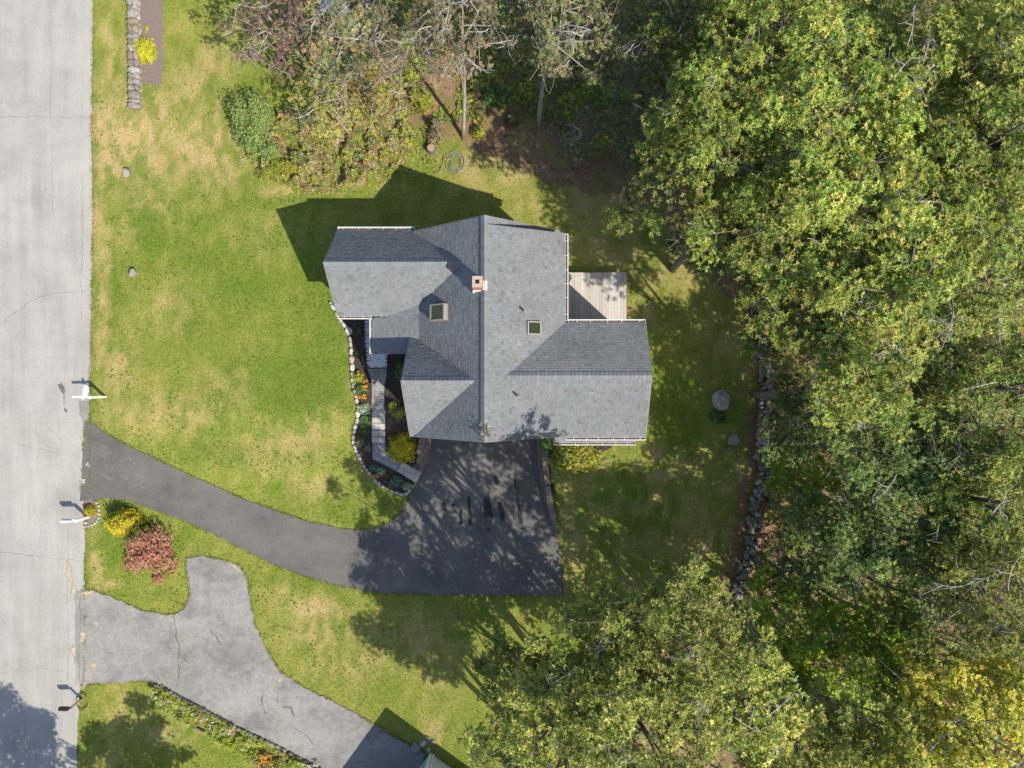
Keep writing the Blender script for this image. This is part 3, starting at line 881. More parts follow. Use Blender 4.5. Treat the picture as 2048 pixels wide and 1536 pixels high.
for cx, cy in ((0.58, 3.38), (0.27, -0.56)):
    z0 = PL['dormer'][1](cx, cy)
    m = MB(); m.tube([(cx, cy, z0 - 0.1), (cx, cy, z0 + 0.48)], 0.05, 10); v = m.build('vent_pipe', M['pipe'], house)
    m = MB(); m.tube([(cx, cy, z0 + 0.481), (cx, cy, z0 + 0.487)], 0.034, 10); o = m.build('pipe_mouth', M['hole_dark']); o.parent = v  # dark disc on the solid pipe stands in for its shaded hollow
    m = MB(); m.tube([(cx, cy, z0 - 0.05), (cx, cy, z0 + 0.06)], [0.12, 0.06], 10); o = m.build('pipe_boot', M['trim']); o.parent = v

# doors and windows on the walls
def window(x, y, z, nx_, ny_, w_, h_):
    tx, ty = -ny_, nx_
    ang = math.atan2(ty, tx)
    m = MB()
    for a, b, ww, hh in ((0, h_ / 2, w_ + .1, .08), (0, -h_ / 2, w_ + .1, .08), (-w_ / 2, 0, .08, h_ - .09), (w_ / 2, 0, .08, h_ - .09), (0, 0, w_ - .1, .04)):
        m.box((x + tx * a + nx_ * .03, y + ty * a + ny_ * .03, z + b), (ww, 0.06, hh), ang)
    f = m.build('window', M['white_paint'], house)
    g = MB(); g.box((x + nx_ * .012, y + ny_ * .012, z), (w_ - .06, 0.02, h_ - .06), ang); o = g.build('pane', M['glass']); o.parent = f
for a in ((-8.5, 5.6, 1.6, -1, 0, 1.6, 1.4), (-8.5, 5.6, 4.6, -1, 0, 0.9, 1.1), (-6.6, 7.5, 1.6, 0, 1, 1.2, 1.3), (-2.5, 7.4, 1.6, 0, 1, 1.1, 1.3), (-1.2, 7.4, 4.6, 0, 1, 1.1, 1.2), (0.6, 7.4, 1.6, 0, 1, 1.1, 1.3), (2.1, 5.6, 1.8, 1, 0, 1.0, 1.2), (6.2, 0.3, 1.7, 1, 0, 1.2, 1.3), (6.2, 0.3, 4.6, 1, 0, 1.1, 1.2), (4.4, -2.3, 1.6, 0, -1, 1.8, 1.4), (-4.8, 0.2, 1.7, -1, 0, 1.2, 1.4), (-4.8, 0.2, 4.5, -1, 0, 1.0, 1.2)):
    window(*a)
m = MB(); m.box((-4.86, 2.75, 1.35), (0.06, 0.95, 2.05)); d_ = m.build('front_door', plain('dark_red_door', (0.2, 0.04, 0.035), 0.5), house)
m = MB(); m.tube([(-4.93, 2.4, 1.3), (-4.89, 2.4, 1.3)], 0.03, 8); o = m.build('handle', M['black']); o.parent = d_
for gx_ in (-3.0, 0.3):
    m = MB(); m.box((gx_, -2.42, -0.18), (2.6, 0.05, 2.2)); gd = m.build('garage_door', M['white_paint'], house)
    for r_ in range(4):
        m = MB(); m.box((gx_, -2.455, -1.0 + r_ * 0.55), (2.4, 0.02, 0.46)); o = m.build('door_panel', M['siding']); o.parent = gd

# front porch floor, railing, and the leaf pile on the ridge
PZ = 0.42
porch = thing('front_porch', 'pale tiled front porch landing with thin black railing beside garden bed', 'porch', (-7.4, 2.6, 0.0))
pf = [survey(x, y, PZ) for x, y in [(729, 632), (748, 632), (748, 707), (773, 707), (774, 735), (735, 735), (731, 700)]]
m = MB(); m.prism(pf, -0.3, PZ - 0.03); m.build('porch_base', M['trim'], porch)
tile = MB(); tile.box((0, 0, 0), (0.205, 0.105, 0.04), 0, 0.97); tile_me = tile.mesh('tile'); tile_me.materials.append(M['porch_tile'])
ys_ = np.arange(min(p[1] for p in pf) + 0.055, max(p[1] for p in pf), 0.108)
for j, y in enumerate(ys_):
    for x in np.arange(min(p[0] for p in pf) - 0.2 + (0.104 if j % 2 else 0), max(p[0] for p in pf) + 0.2, 0.208):
        if inpoly(np.array([x - .06, x + .06]), np.array([y, y]), pf).all():
            inst('tile', tile_me, porch, (x, y, PZ - 0.012))
rl = [Vector((*survey(728.5, 637, PZ), PZ)), Vector((*survey(730, 690, PZ), PZ)), Vector((*survey(733.5, 733, PZ), PZ))]
m = MB()
m.tube([p + Vector((0, 0, 0.95)) for p in rl], 0.022, 6); m.tube([p + Vector((0, 0, 0.12)) for p in rl], 0.015, 6)
m.build('handrail', M['black'], porch)
bal = MB(); bal.box((0, 0, 0), (0.018, 0.018, 0.84)); bal_me = bal.mesh('baluster'); bal_me.materials.append(M['black'])
post = MB(); post.box((0, 0, 0), (0.07, 0.07, 1.05)); post_me = post.mesh('rail_post'); post_me.materials.append(M['black'])
for a, b in zip(rl[:-1], rl[1:]):
    k = int((b - a).length / 0.13)
    for i in range(k):
        inst('baluster', bal_me, porch, a.lerp(b, (i + .5) / k) + Vector((0, 0, 0.53)))
for p in rl:
    inst('rail_post', post_me, porch, p + Vector((0, 0, 0.5)))

# ------------------------------------------------------------------ deck
DZ = 0.9
d0 = survey(1132, 545, DZ); d1 = survey(1253, 645, DZ)
deck = thing('deck', 'weathered grey wooden deck in the rear corner of the house', 'deck', ((d0[0] + d1[0]) / 2, (d0[1] + d1[1]) / 2, 0))
x0, x1 = 2.12, d1[0]; yA, yB = d0[1], 2.72
nb = 25; bw = (x1 - x0) / nb
board = MB(); board.box((0, 0, 0), (bw - 0.009, yA - yB, 0.035)); board_me = board.mesh('board'); board_me.materials.append(M['deck'])
for i in range(nb):
    inst('board', board_me, deck, (x0 + (i + .5) * bw, (yA + yB) / 2, DZ - 0.0175 + random.uniform(-.002, .002)))
m = MB(); m.box(((x0 + x1) / 2, yA - 0.03, DZ - 0.14), (x1 - x0 - .02, 0.05, 0.2)); m.build('rim_joist', M['deck'], deck)
m = MB(); m.box((x1 - 0.035, (yA + yB) / 2, DZ - 0.14), (0.05, yA - yB - .12, 0.2)); m.build('rim_joist', M['deck'], deck)
for i in range(5):
    m = MB(); m.box((x0 + 0.4 + i * 0.65, (yA + yB) / 2, DZ - 0.13), (0.04, yA - yB - 0.13, 0.18)); m.build('joist', M['deck'], deck)
for a, b in ((x0 + .3, yA - .15), (x1 - .15, yA - .15), (x1 - .15, yB + .2)):
    m = MB(); m.box((a, b, DZ / 2 - 0.14), (0.1, 0.1, DZ - 0.2)); m.build('deck_post', M['deck'], deck)

# ------------------------------------------------------------------ walkway: pavers and steps
walk = thing('walkway', 'grey concrete paver walkway with pale slab steps to the porch', 'walkway', (*survey(757, 850), -0.6))
ll = [(735, 737), (740, 750), (744, 768), (744, 790), (743, 821)]
lr = [(774, 737), (773, 752), (769, 770), (768, 790), (768, 821)]
def ix(poly, y):
    return float(np.interp(y, [p[1] for p in poly], [p[0] for p in poly]))
def quadblock(name, corners, z0, z1, mat, parent, gap=0.012):
    c = Vector((sum(p[0] for p in corners) / len(corners), sum(p[1] for p in corners) / len(corners)))
    pts = []
    for p in corners:
        d = Vector(p) - c
        pts.append(c + d * max(0.2, (d.length - gap * 0.7) / d.length))
    m = MB()
    n = len(pts)
    lo = [(p.x, p.y, z0) for p in pts]; hi = [(p.x, p.y, z1 - 0.006) for p in pts]
    tp = [tuple((c + (p - c) * 0.95)) + (z1,) for p in pts]
    m.add(lo + hi + tp, [list(range(n))[::-1]] + [(i, (i + 1) % n, n + (i + 1) % n, n + i) for i in range(n)] + [(n + i, n + (i + 1) % n, 2 * n + (i + 1) % n, 2 * n + i) for i in range(n)] + [list(range(2 * n, 3 * n))])
    return m.build(name, mat, parent)
def orient(poly):
    a = sum(poly[i][0] * poly[(i + 1) % len(poly)][1] - poly[(i + 1) % len(poly)][0] * poly[i][1] for i in range(len(poly)))
    return poly if a > 0 else poly[::-1]
pb = MB(); pb.prism(orient([survey(a, b, 0.03) for a, b in ll] + [survey(a, b, 0.03) for a, b in lr[::-1]]), -0.06, 0.055); pb.build('joint_sand', M['trim'], walk)
y = 737.0; row = 0
while y < 820:
    y2 = min(y + 5.6, 821)
    a0, a1, b0, b1 = ix(ll, y), ix(lr, y), ix(ll, y2), ix(lr, y2)
    k = 5 if (a1 - a0) < 30 else 6
    cuts = [0] + [(i + (0.5 if row % 2 else 0.0)) / k for i in range(0 if row % 2 else 1, k)] + [1]
    z = 0.03 - 0.03 * sstep(780, 821, y)
    for s, e in zip(cuts[:-1], cuts[1:]):
        if e - s < 0.03:
            continue
        q = [survey(a0 + (a1 - a0) * s, y, z), survey(a0 + (a1 - a0) * e, y, z), survey(b0 + (b1 - b0) * e, y2, z), survey(b0 + (b1 - b0) * s, y2, z)]
        quadblock('paver', orient(q), z - 0.07, z + 0.05 + random.uniform(-.004, .004), M['paver'], walk)
    y = y2; row += 1
zt = 0.06
for i in range(5):
    y0 = 821 + i * 13.4; y1_ = y0 + 13.4
    for s, e in ((743.5, 756.5), (756.5, 770)):
        q = [survey(s, y0, zt), survey(e, y0, zt), survey(e, y1_ - 2.6, zt), survey(s, y1_ - 2.6, zt)]
        quadblock('step_slab', orient(q), zt - 0.22, zt + 0.0, M['slab'], walk, 0.008)
    for k_ in range(5):
        s = 743.5 + k_ * 5.3
        q = [survey(s, y1_ - 2.6, zt), survey(s + 5.3, y1_ - 2.6, zt), survey(s + 5.3, y1_, zt), survey(s, y1_, zt)]
        quadblock('paver', orient(q), zt - 0.3, zt - 0.06, M['paver'], walk, 0.01)
    zt -= 0.125
ZL = -0.56
land = [survey(x, y, ZL) for x, y in [(745, 888), (771, 888), (771, 904), (803, 923), (796, 944), (745, 918)]]
pb = MB(); pb.prism(orient(land), ZL - 0.2, ZL - 0.02); pb.build('joint_sand', M['trim'], walk)
ca, sa = math.cos(math.radians(-27)), math.sin(math.radians(-27))
ox, oy = survey(745, 888, ZL)
for i in range(-3, 14):
    for j in range(-14, 14):
        cc = ((i + (0.5 if j % 2 else 0)) * 0.215, j * 0.145)
        q = []
        for a, b in ((-.1075, -.0725), (.1075, -.0725), (.1075, .0725), (-.1075, .0725)):
            u, v = cc[0] + a, cc[1] + b
            q.append((ox + u * ca - v * sa, oy + u * sa + v * ca))
        cx = ox + cc[0] * ca - cc[1] * sa; cy = oy + cc[0] * sa + cc[1] * ca
        ins = inpoly(np.array([p[0] for p in q]), np.array([p[1] for p in q]), land)
        if ins.sum() >= 3 and inpoly(np.array([cx]), np.array([cy]), land)[0]:
            quadblock('paver', orient(q), ZL - 0.15, ZL + random.uniform(-.004, .004), M['paver'], walk)
zt = ZL - 0.01
A0, A1 = Vector((803, 923)), Vector((796, 944)); B0, B1 = Vector((843, 944)), Vector((832, 966))
for i in range(4):
    s, e = i / 4, (i + 1) / 4
    for u0, u1 in ((0, .5), (.5, 1)):
        def pt(t, u):
            p = A0.lerp(B0, t).lerp(A1.lerp(B1, t), u); return survey(p.x, p.y, zt)
        quadblock('step_slab', orient([pt(s, u0), pt(e, u0), pt(e, u1), pt(s, u1)]), zt - 0.4, zt, M['slab'], walk, 0.012)
    zt -= 0.125

# ------------------------------------------------------------------ stones
def stone_mesh(seed, n=8, flat=0.5):
    rr = random.Random(seed)
    a0 = rr.uniform(0, 6)
    ring = []
    for k in range(n):
        a = a0 + 2 * math.pi * (k + rr.uniform(-.25, .25)) / n
        r = 0.5 * rr.uniform(0.78, 1.08)
        ring.append((r * math.cos(a), r * math.sin(a)))
    m = MB()
    vs = [(x * .92, y * .92, -0.35) for x, y in ring] + [(x, y, 0.12 + rr.uniform(-.08, .08)) for x, y in ring] + [(x * rr.uniform(.6, .75), y * rr.uniform(.6, .75), 0.42 * flat + 0.2 + rr.uniform(-.07, .07)) for x, y in ring]
    vs.append((rr.uniform(-.08, .08), rr.uniform(-.08, .08), 0.45 * flat + 0.24))
    fs = [(i, (i + 1) % n, n + (i + 1) % n, n + i) for i in range(n)] + [(n + i, n + (i + 1) % n, 2 * n + (i + 1) % n, 2 * n + i) for i in range(n)] + [(2 * n + i, 2 * n + (i + 1) % n, 3 * n) for i in range(n)]
    m.add(vs, fs)
    return m.mesh('stone')
STONES = {}
for mk in ('pale_stone', 'stone', 'lichen_stone'):
    STONES[mk] = []
    for s in range(9):
        me = stone_mesh(s * 7 + len(mk), random.choice([6, 7, 8, 9]))
        me.materials.append(M[mk]); STONES[mk].append(me)
def stone(parent, mk, x, y, z, sx, sy, sz, rz=None, name='stone'):
    return inst(name, random.choice(STONES[mk]), parent, (x, y, z), (random.uniform(-.08, .08), random.uniform(-.08, .08), random.uniform(0, 6.28) if rz is None else rz), (sx, sy, sz))

border = thing('stone_edging', 'pale stone edging curving round the front garden bed', 'stone edging', gnd(715, 830))
bp = [(662, 606), (667, 615), (675, 630), (682, 641), (689, 650), (698, 662), (701, 679), (702, 689), (703, 703), (704, 719), (705, 735), (706, 749), (707, 760), (708, 771), (711, 783), (713, 792), (714, 802), (717, 814), (716, 828), (715, 841), (711, 853), (709, 863), (707, 874), (707, 884), (710, 894), (713, 902), (717, 910), (720, 917), (724, 924), (729, 932), (734, 939), (739, 946), (745, 953), (751, 960), (758, 966), (766, 972), (775, 977), (784, 982), (794, 985), (803, 988), (813, 987), (820, 981), (825, 972)]
for i, p in enumerate(bp):
    q = bp[min(i + 1, len(bp) - 1)]; r_ = bp[max(i - 1, 0)]
    ang = math.atan2(-(q[1] - r_[1]), q[0] - r_[0])
    ln = math.hypot(q[0] - r_[0], q[1] - r_[1]) / 2 / 35.5
    x, y, z = gnd(*p)
    big = 0.30 if 690 < p[1] < 770 or p[1] in (662, 828, 841) else 0.21
    if p == (698, 662):
        big = 0.42
    stone(border, 'pale_stone', x, y, z + 0.06, ln * 1.12, big * random.uniform(.85, 1.15), 0.26, ang + random.uniform(-.15, .15))

fs_ = stone(bpy.data.objects['stone_edging'], 'pale_stone', *gnd(808, 975), 0.5, 0.25, 0.12, -0.5)

lw = thing('stone_wall', 'long low lichen-covered fieldstone wall beside the road', 'stone wall', gnd(270, 110))
y = -40.0
while y < 217:
    h = random.uniform(9, 17)
    nacross = random.choice([1, 2, 2])
    for k in range(nacross):
        wpx = 22 / nacross
        x, yy, z = gnd(260 + y * 0.018 + wpx * (k + .5), y + h / 2)
        stone(lw, 'lichen_stone', x, yy, z + 0.3, wpx / 35.5 * 1.25, h / 35.5 * 1.3, 0.35, random.uniform(-.2, .2))
        stone(lw, 'lichen_stone', x, yy, z + 0.06, wpx / 35.5 * 1.25, h / 35.5 * 1.3, 0.35, random.uniform(-.2, .2))
    y += h

ew = thing('stone_wall', 'tumbled grey fieldstone wall along the edge of the woods', 'stone wall', gnd(1520, 900))
cl = [(1505, 560), (1516, 640), (1524, 700), (1533, 760), (1529, 800), (1522, 850), (1522, 900), (1526, 950), (1512, 1000), (1507, 1040), (1502, 1080), (1497, 1120), (1483, 1152), (1474, 1190)]
CLx = [c[0] for c in cl]; CLy = [c[1] for c in cl]
y = 560.0
while y < 1190:
    for k in range(3):
        s = random.uniform(6, 14) * (1.35 if random.random() < .12 else 1)
        px_ = np.interp(y, CLy, CLx) + (k - 1) * 7 + random.uniform(-4, 4)
        x, yy, z = gnd(float(px_), y + random.uniform(-4, 4))
        stone(ew, 'stone', x, yy, z + random.uniform(0.05, 0.32) + (0.1 if k == 1 else 0), s / 35.5 * 1.3, s / 35.5 * random.uniform(.8, 1.2), random.uniform(.25, .42))
    y += 7.4

def boulder(name, label, px_, py_, sx, sy, sz, mk, seed, cat='boulder', rz=0.0, sink=0.15):
    x, y, z = gnd(px_, py_)
    bm = bmesh.new(); bmesh.ops.create_icosphere(bm, subdivisions=3, radius=0.5)
    rr = random.Random(seed)
    planes = [(Vector((rr.gauss(0, 1), rr.gauss(0, 1), rr.gauss(0.3, 1))).normalized(), rr.uniform(.3, .44)) for _ in range(13)]
    for v in bm.verts:
        for n, d in planes:
            k = v.co.dot(n) - d
            if k > 0:
                v.co -= n * k * 0.9
        v.co *= 1 + 0.06 * (float(vnoise(v.co.x * 6 + seed, v.co.y * 6 + v.co.z * 5)) - .5)
    me = bpy.data.meshes.new(name); bm.to_mesh(me); bm.free()
    me.materials.append(M[mk])
    o = bpy.data.objects.new(name, me); COL.objects.link(o)
    o.location = (x, y, z + sz * (0.5 - sink) * 0.8); o.scale = (sx, sy, sz); o.rotation_euler = (0, 0, rz)
    return tag(o, label, cat)
boulder('boulder', 'large grey boulder lying on the shaded back lawn', 1440, 799, 1.2, 1.25, 0.85, 'lichen_stone', 5, rz=.4)
boulder('rock', 'small grey rock on the front lawn, the one nearer the stone wall', 256, 346, 0.46, 0.6, 0.5, 'lichen_stone', 8, 'rock', -.4)
boulder('rock', 'small round pale rock on the front lawn, the lower of two', 268, 546, 0.5, 0.54, 0.55, 'lichen_stone', 9, 'rock')
boulder('rock', 'flat pinkish grey rock half sunk near the tumbled wall', 1466, 880, 0.8, 0.7, 0.3, 'stone', 11, 'rock', .8)
boulder('rock', 'thin flat rock just below the pinkish one near the tumbled wall', 1456, 899, 0.75, 0.35, 0.25, 'stone', 12, 'rock', .3)
for i, (a, b, s, lb) in enumerate([(833, 1496, .5, 'largest grey stone of the cluster beside the neighbour wall'), (846, 1486, .34, 'pale upright stone of the cluster beside the neighbour wall'), (855, 1477, .33, 'long pinkish stone lying farthest up the cluster by the neighbour wall'), (866, 1483, .3, 'square grey stone on the right of the cluster by the neighbour wall'), (857, 1498, .32, 'stone touching the corner of the neighbour wall'), (830, 1487, .28, 'small dull stone on the left of the cluster by the driveway edge')]):
    boulder('rock', lb, a, b, s * 1.2, s, s * .6, 'stone' if i != 1 else 'pale_stone', 20 + i, 'rock', i * 1.1)

me_ = thing('stone_edging', 'tiny pale stones ringing the mulch at the foot of the grey mailbox', 'stone edging', gnd(190, 1030))
for p in [(194, 1005), (198, 1012), (199, 1020), (199, 1028), (198, 1036), (195, 1042), (190, 1047), (184, 1050), (177, 1052), (170, 1053), (172, 1046)]:
    x, y, z = gnd(*p); stone(me_, 'pale_stone', x, y, z + .03, .19, .15, .14)

# ------------------------------------------------------------------ retaining walls
blk = MB(); blk.box((0, 0, 0), (0.29, 0.22, 0.145), 0, 0.95); blk_me = blk.mesh('block'); blk_me.materials.append(M['block'])
capb = MB(); capb.box((0, 0, 0), (0.36, 0.30, 0.09), 0, 0.97); cap_me = capb.mesh('cap_block'); cap_me.materials.append(M['block'])
def retaining(label, path, side, ztop):
    """path in plan at court level, from the house outwards; side = +1 when the court lies to the right of the path"""
    P = [Vector(p) for p in path]
    wl = thing('retaining_wall', label, 'retaining wall', (P[0].x, P[0].y, -1.3))
    seg = [(b - a).length for a, b in zip(P[:-1], P[1:])]
    tot = sum(seg)
    def at(s):
        for a, b, l in zip(P[:-1], P[1:], seg):
            if s <= l or b is P[-1]:
                d = (b - a).normalized(); return a + d * s, d
            s -= l
    n = int(tot / 0.3)
    for c in range(9):
        zc = -1.3 + 0.073 + c * 0.15
        last = -1
        for i in range(n):
            s = (i + (0.5 if c % 2 else 0.0) + 0.25) * 0.3
            if s > tot:
                continue
            p, d = at(s)
            top = ztop(s / tot)
            if zc + 0.07 > top:
                continue
            nrm = Vector((d.y, -d.x)) * side
            q = p - nrm * (0.035 * c)
            iscap = zc + 0.22 > top
            ang = math.atan2(d.y, d.x)
            inst('block', blk_me, wl, (q.x, q.y, zc + 0.0), (0, 0, ang + random.uniform(-.04, .04)), (1, random.uniform(.95, 1.05), 1))
            if iscap:
                q2 = q - nrm * 0.08
                inst('cap_block', cap_me, wl, (q2.x, q2.y, zc + 0.125), (0, 0, ang + random.uniform(-.02, .02)), (1, 1.1, 1))
    return wl
zc_ = -1.3
wp = [survey(861, 852, zc_), survey(859, 885, zc_), survey(855, 910, zc_), survey(849, 930, zc_), survey(843, 946, zc_)]
retaining('short tan block retaining wall beside the golden shrub', wp, -1, lambda t: 0.0 if t < .55 else (-0.3 if t < .8 else -0.75))
ep = [survey(1076, 850, zc_), survey(1077, 900, zc_), survey(1081, 940, zc_), survey(1087, 975, zc_), survey(1095, 1010, zc_), survey(1103, 1035, zc_), survey(1112, 1052, zc_)]
retaining('long curved brown block retaining wall on the right of the garage court', ep, 1, lambda t: 0.0 - 1.25 * max(0.0, (t - .15) / .85) ** 1.6)

# ------------------------------------------------------------------ mailboxes, posts and small objects
def mailbox_box(parent, c, yaw, L=0.5, W=0.18, H=0.2, mat='grey_box'):
    m = MB(); n = 8
    prof = [(-W / 2, 0), (W / 2, 0)] + [(W / 2 * math.cos(a), H * .55 + W / 2 * math.sin(a)) for a in np.linspace(0, math.pi, n)]
    ca, sa = math.cos(yaw), math.sin(yaw)
    A = [(c[0] - L / 2 * ca - u * sa, c[1] - L / 2 * sa + u * ca, c[2] + v) for u, v in prof]
    B = [(c[0] + L / 2 * ca - u * sa, c[1] + L / 2 * sa + u * ca, c[2] + v) for u, v in prof]
    m.hull(A, B)
    b = m.build('box', M[mat], parent)
    m = MB(); m.box((c[0] - (L / 2 + .008) * ca, c[1] - (L / 2 + .008) * sa, c[2] + H * .5), (0.012, W * .9, H * .9), yaw); o = m.build('door', M['white_paint']); o.parent = b
    m = MB(); m.box((c[0] + .08 * ca + (W / 2 + .012) * sa, c[1] + .08 * sa - (W / 2 + .012) * ca, c[2] + H * .6), (0.16, 0.012, 0.03), yaw); o = m.build('flag', plain('red_flag', (0.5, 0.03, 0.03))); o.parent = b
x, y, z = gnd(177, 1034)
mb_ = thing('mailbox', 'grey mailbox on a white post beside the small yellow bush', 'mailbox', (x, y, z))
m = MB(); m.box((x, y, z + .6), (0.14, 0.14, 1.25)); m.build('post', M['white_paint'], mb_)
m = MB(); m.box((x - .3, y + .02, z + 1.16), (0.75, 0.14, 0.06), 0.0); m.build('arm', M['white_paint'], mb_)
mailbox_box(mb_, (x - .42, y + .02, z + 1.2), 0.0, 0.56, 0.22, 0.24)
x, y, z = gnd(211, 794)
sp_ = thing('arm_post', 'white wooden post with a long arm reaching over the road edge', 'post', (x, y, z))  # plain white post with an arm, no lamp on it
m = MB(); m.box((x, y, z + .73), (0.12, 0.12, 1.46)); m.box((x, y, z + 1.49), (0.17, 0.17, 0.05), 0, .6); m.build('post', M['white_paint'], sp_)
m = MB(); m.box((x - .52, y + .03, z + 1.36), (0.92, 0.1, 0.1)); m.box((x - .98, y + .03, z + 1.36), (0.02, 0.14, 0.14)); m.build('arm', M['white_paint'], sp_)
m = MB(); m.hull([(x - .06, y - .03, z + .85), (x - .06, y + .03, z + .85), (x - .06, y + .03, z + .95), (x - .06, y - .03, z + .95)], [(x - .5, y, z + 1.25), (x - .5, y + .06, z + 1.25), (x - .5, y + .06, z + 1.31), (x - .5, y, z + 1.31)]); m.build('brace', M['white_paint'], sp_)
m = MB(); m.box((x - .3, y + .05, z + 1.5), (0.05, 0.2, 0.16)); m.build('bracket', M['white_paint'], sp_)
x, y, z = gnd(165, 1398)
m2 = thing('mailbox', 'small black mailbox on a thin wooden post by the lower driveway', 'mailbox', (x, y, z))
m = MB(); m.box((x, y, z + .55), (0.09, 0.09, 1.15)); m.build('post', M['wood'], m2)
m = MB(); m.box((x - .22, y, z + 1.1), (0.6, 0.1, 0.05)); m.build('arm', M['wood'], m2)
mailbox_box(m2, (x - .3, y, z + 1.13), 0.0, 0.5, 0.2, 0.22, 'black')
hp = gnd(166, 1402)
m = MB(); m.tube([(hp[0] + 0.32 * math.cos(a) , hp[1] + 0.45 * math.sin(a), hp[2] + 0.10 + 0.02 * math.sin(3 * a)) for a in np.linspace(.6, 5.9, 28)], 0.028, 6)
tag(m.build('wire_hoop', M['timber']), 'dark round hoop lying in the grass by the small black mailbox', 'hoop')
x, y, z = gnd(912, 325)
m = MB()
for k in range(6):
    r_ = 0.26 + 0.05 * k; e = random.uniform(-.05, .05)
    m.tube([(x + e + r_ * math.cos(a), y + e + r_ * 1.25 * math.sin(a), z + 0.05 + 0.03 * (k % 3) + 0.02 * math.sin(2 * a + k)) for a in np.linspace(0, 6.283, 30)], 0.012, 5)
tag(m.build('hose_coil', M['hose'], smooth=True), 'coil of grey hose lying at the edge of the trees', 'hose')
x, y, z = gnd(864, 302)
st = thing('tree_stump', 'cut tree stump standing among the low plants', 'stump', (x, y, z))
m = MB(); m.tube([(x, y, z - .1), (x, y, z + .15), (x, y, z + .55)], [0.36, 0.25, 0.22], 12); m.build('trunk', M['bark'], st)
m = MB(); m.tube([(x, y, z + .551), (x, y, z + .556)], 0.2, 12); m.build('cut_face', M['wood'], st)
a = Vector(gnd(757, 1454)); b = Vector(gnd(781, 1463))
m = MB(); m.tube([a + Vector((0, 0, .07)), a.lerp(b, .5) + Vector((0, .01, .1)), b + Vector((0, 0, .07))], [.03, .025, .015], 6)
tag(m.build('stick', M['wood']), 'long bare stick lying across the lower driveway edge', 'stick')

# ------------------------------------------------------------------ neighbour's house, its corner only in view
nx0, ny0, nz0 = gnd(861, 1506)
uR = Vector((0.81, -0.587)); uL = Vector((-0.587, -0.81))
nh = thing('neighbour_house', 'corner of a pale sided neighbouring house at the lower driveway', 'house', (nx0, ny0, nz0))
def np_(a, b, z):
    p = Vector((nx0, ny0)) + uR * a + uL * b
    return (p.x, p.y, nz0 + z)
m = MB(); m.hull([np_(0, 0, -.2), np_(0, 8, -.2), np_(11, 8, -.2), np_(11, 0, -.2)], [np_(0, 0, 3.9), np_(0, 8, 3.9), np_(11, 8, 3.9), np_(11, 0, 3.9)]); m.build('wall', M['pale_siding'], nh)
for k in range(26):
    for (q0, q1, off) in (((0, -.0), (11, -.0), 0), ((-.0, 0), (-.0, 8), 1)):
        m = MB(); z0 = 0.1 + k * 0.145
        if off == 0:
            m.hull([np_(0.12, -.004, z0), np_(11, -.004, z0), np_(11, -.03, z0), np_(0.12, -.03, z0)], [np_(0.12, -.004, z0 + .138), np_(11, -.004, z0 + .138), np_(11, -.012, z0 + .138), np_(0.12, -.012, z0 + .138)])
        else:
            if z0 < 2.6:
                continue
            m.hull([np_(-.004, .12, z0), np_(-.03, .12, z0), np_(-.03, 8, z0), np_(-.004, 8, z0)], [np_(-.004, .12, z0 + .138), np_(-.012, .12, z0 + .138), np_(-.012, 8, z0 + .138), np_(-.004, 8, z0 + .138)])
        m.build('clapboard', M['pale_siding'], nh)
m = MB(); m.hull([np_(-.035, -.035, -.1), np_(-.035, .11, -.1), np_(.0, .11, -.1), np_(.0, .0, -.1), np_(.11, 0, -.1), np_(.11, -.035, -.1)], [np_(-.035, -.035, 3.9), np_(-.035, .11, 3.9), np_(.0, .11, 3.9), np_(.0, .0, 3.9), np_(.11, 0, 3.9), np_(.11, -.035, 3.9)]); m.build('corner_board', M['white_paint'], nh)
m = MB(); m.hull([np_(-.01, .5, 0), np_(-.05, .5, 0), np_(-.05, 3.2, 0), np_(-.01, 3.2, 0)], [np_(-.01, .5, 2.3), np_(-.05, .5, 2.3), np_(-.05, 3.2, 2.3), np_(-.01, 3.2, 2.3)]); m.build('garage_door', M['blue_door'], nh)
m = MB(); m.tube([np_(0.18, -.09, 0.1), np_(0.18, -.09, 3.8)], 0.045, 8); m.build('downspout', M['white_metal'], nh)
m = MB(); m.hull([np_(-.25, -.25, 3.92), np_(-.25, 8.2, 3.92), np_(11.2, 8.2, 3.92), np_(11.2, -.25, 3.92)], [np_(2.5, 4, 6.0), np_(2.5, 4.01, 6.0), np_(9, 4.01, 6.0), np_(9, 4, 6.0)]); m.build('roof', M['trim'], nh)

# shed roof glimpsed through the trees at the top
x, y, z = gnd(705, 30)
sh = thing('garden_shed', 'blue grey roofed shed half hidden behind the trees', 'shed', (x, y, z))
m = MB(); m.box((x, y, z + 1.1), (2.0, 1.6, 2.2)); m.build('wall', M['siding'], sh)
m = MB(); m.hull([(x - 1.2, y - 1, z + 2.2), (x + 1.2, y - 1, z + 2.2), (x + 1.2, y + 1, z + 2.2), (x - 1.2, y + 1, z + 2.2)], [(x - 1.2, y - .03, z + 2.9), (x + 1.2, y - .03, z + 2.9), (x + 1.2, y + .03, z + 2.9), (x - 1.2, y + .03, z + 2.9)]); m.build('roof', plain('blue_grey_roof', (0.3, 0.34, 0.4), 0.8), sh)

# ------------------------------------------------------------------ foliage
def unit(v):
    return v / np.maximum(np.linalg.norm(v, axis=-1, keepdims=True), 1e-9)

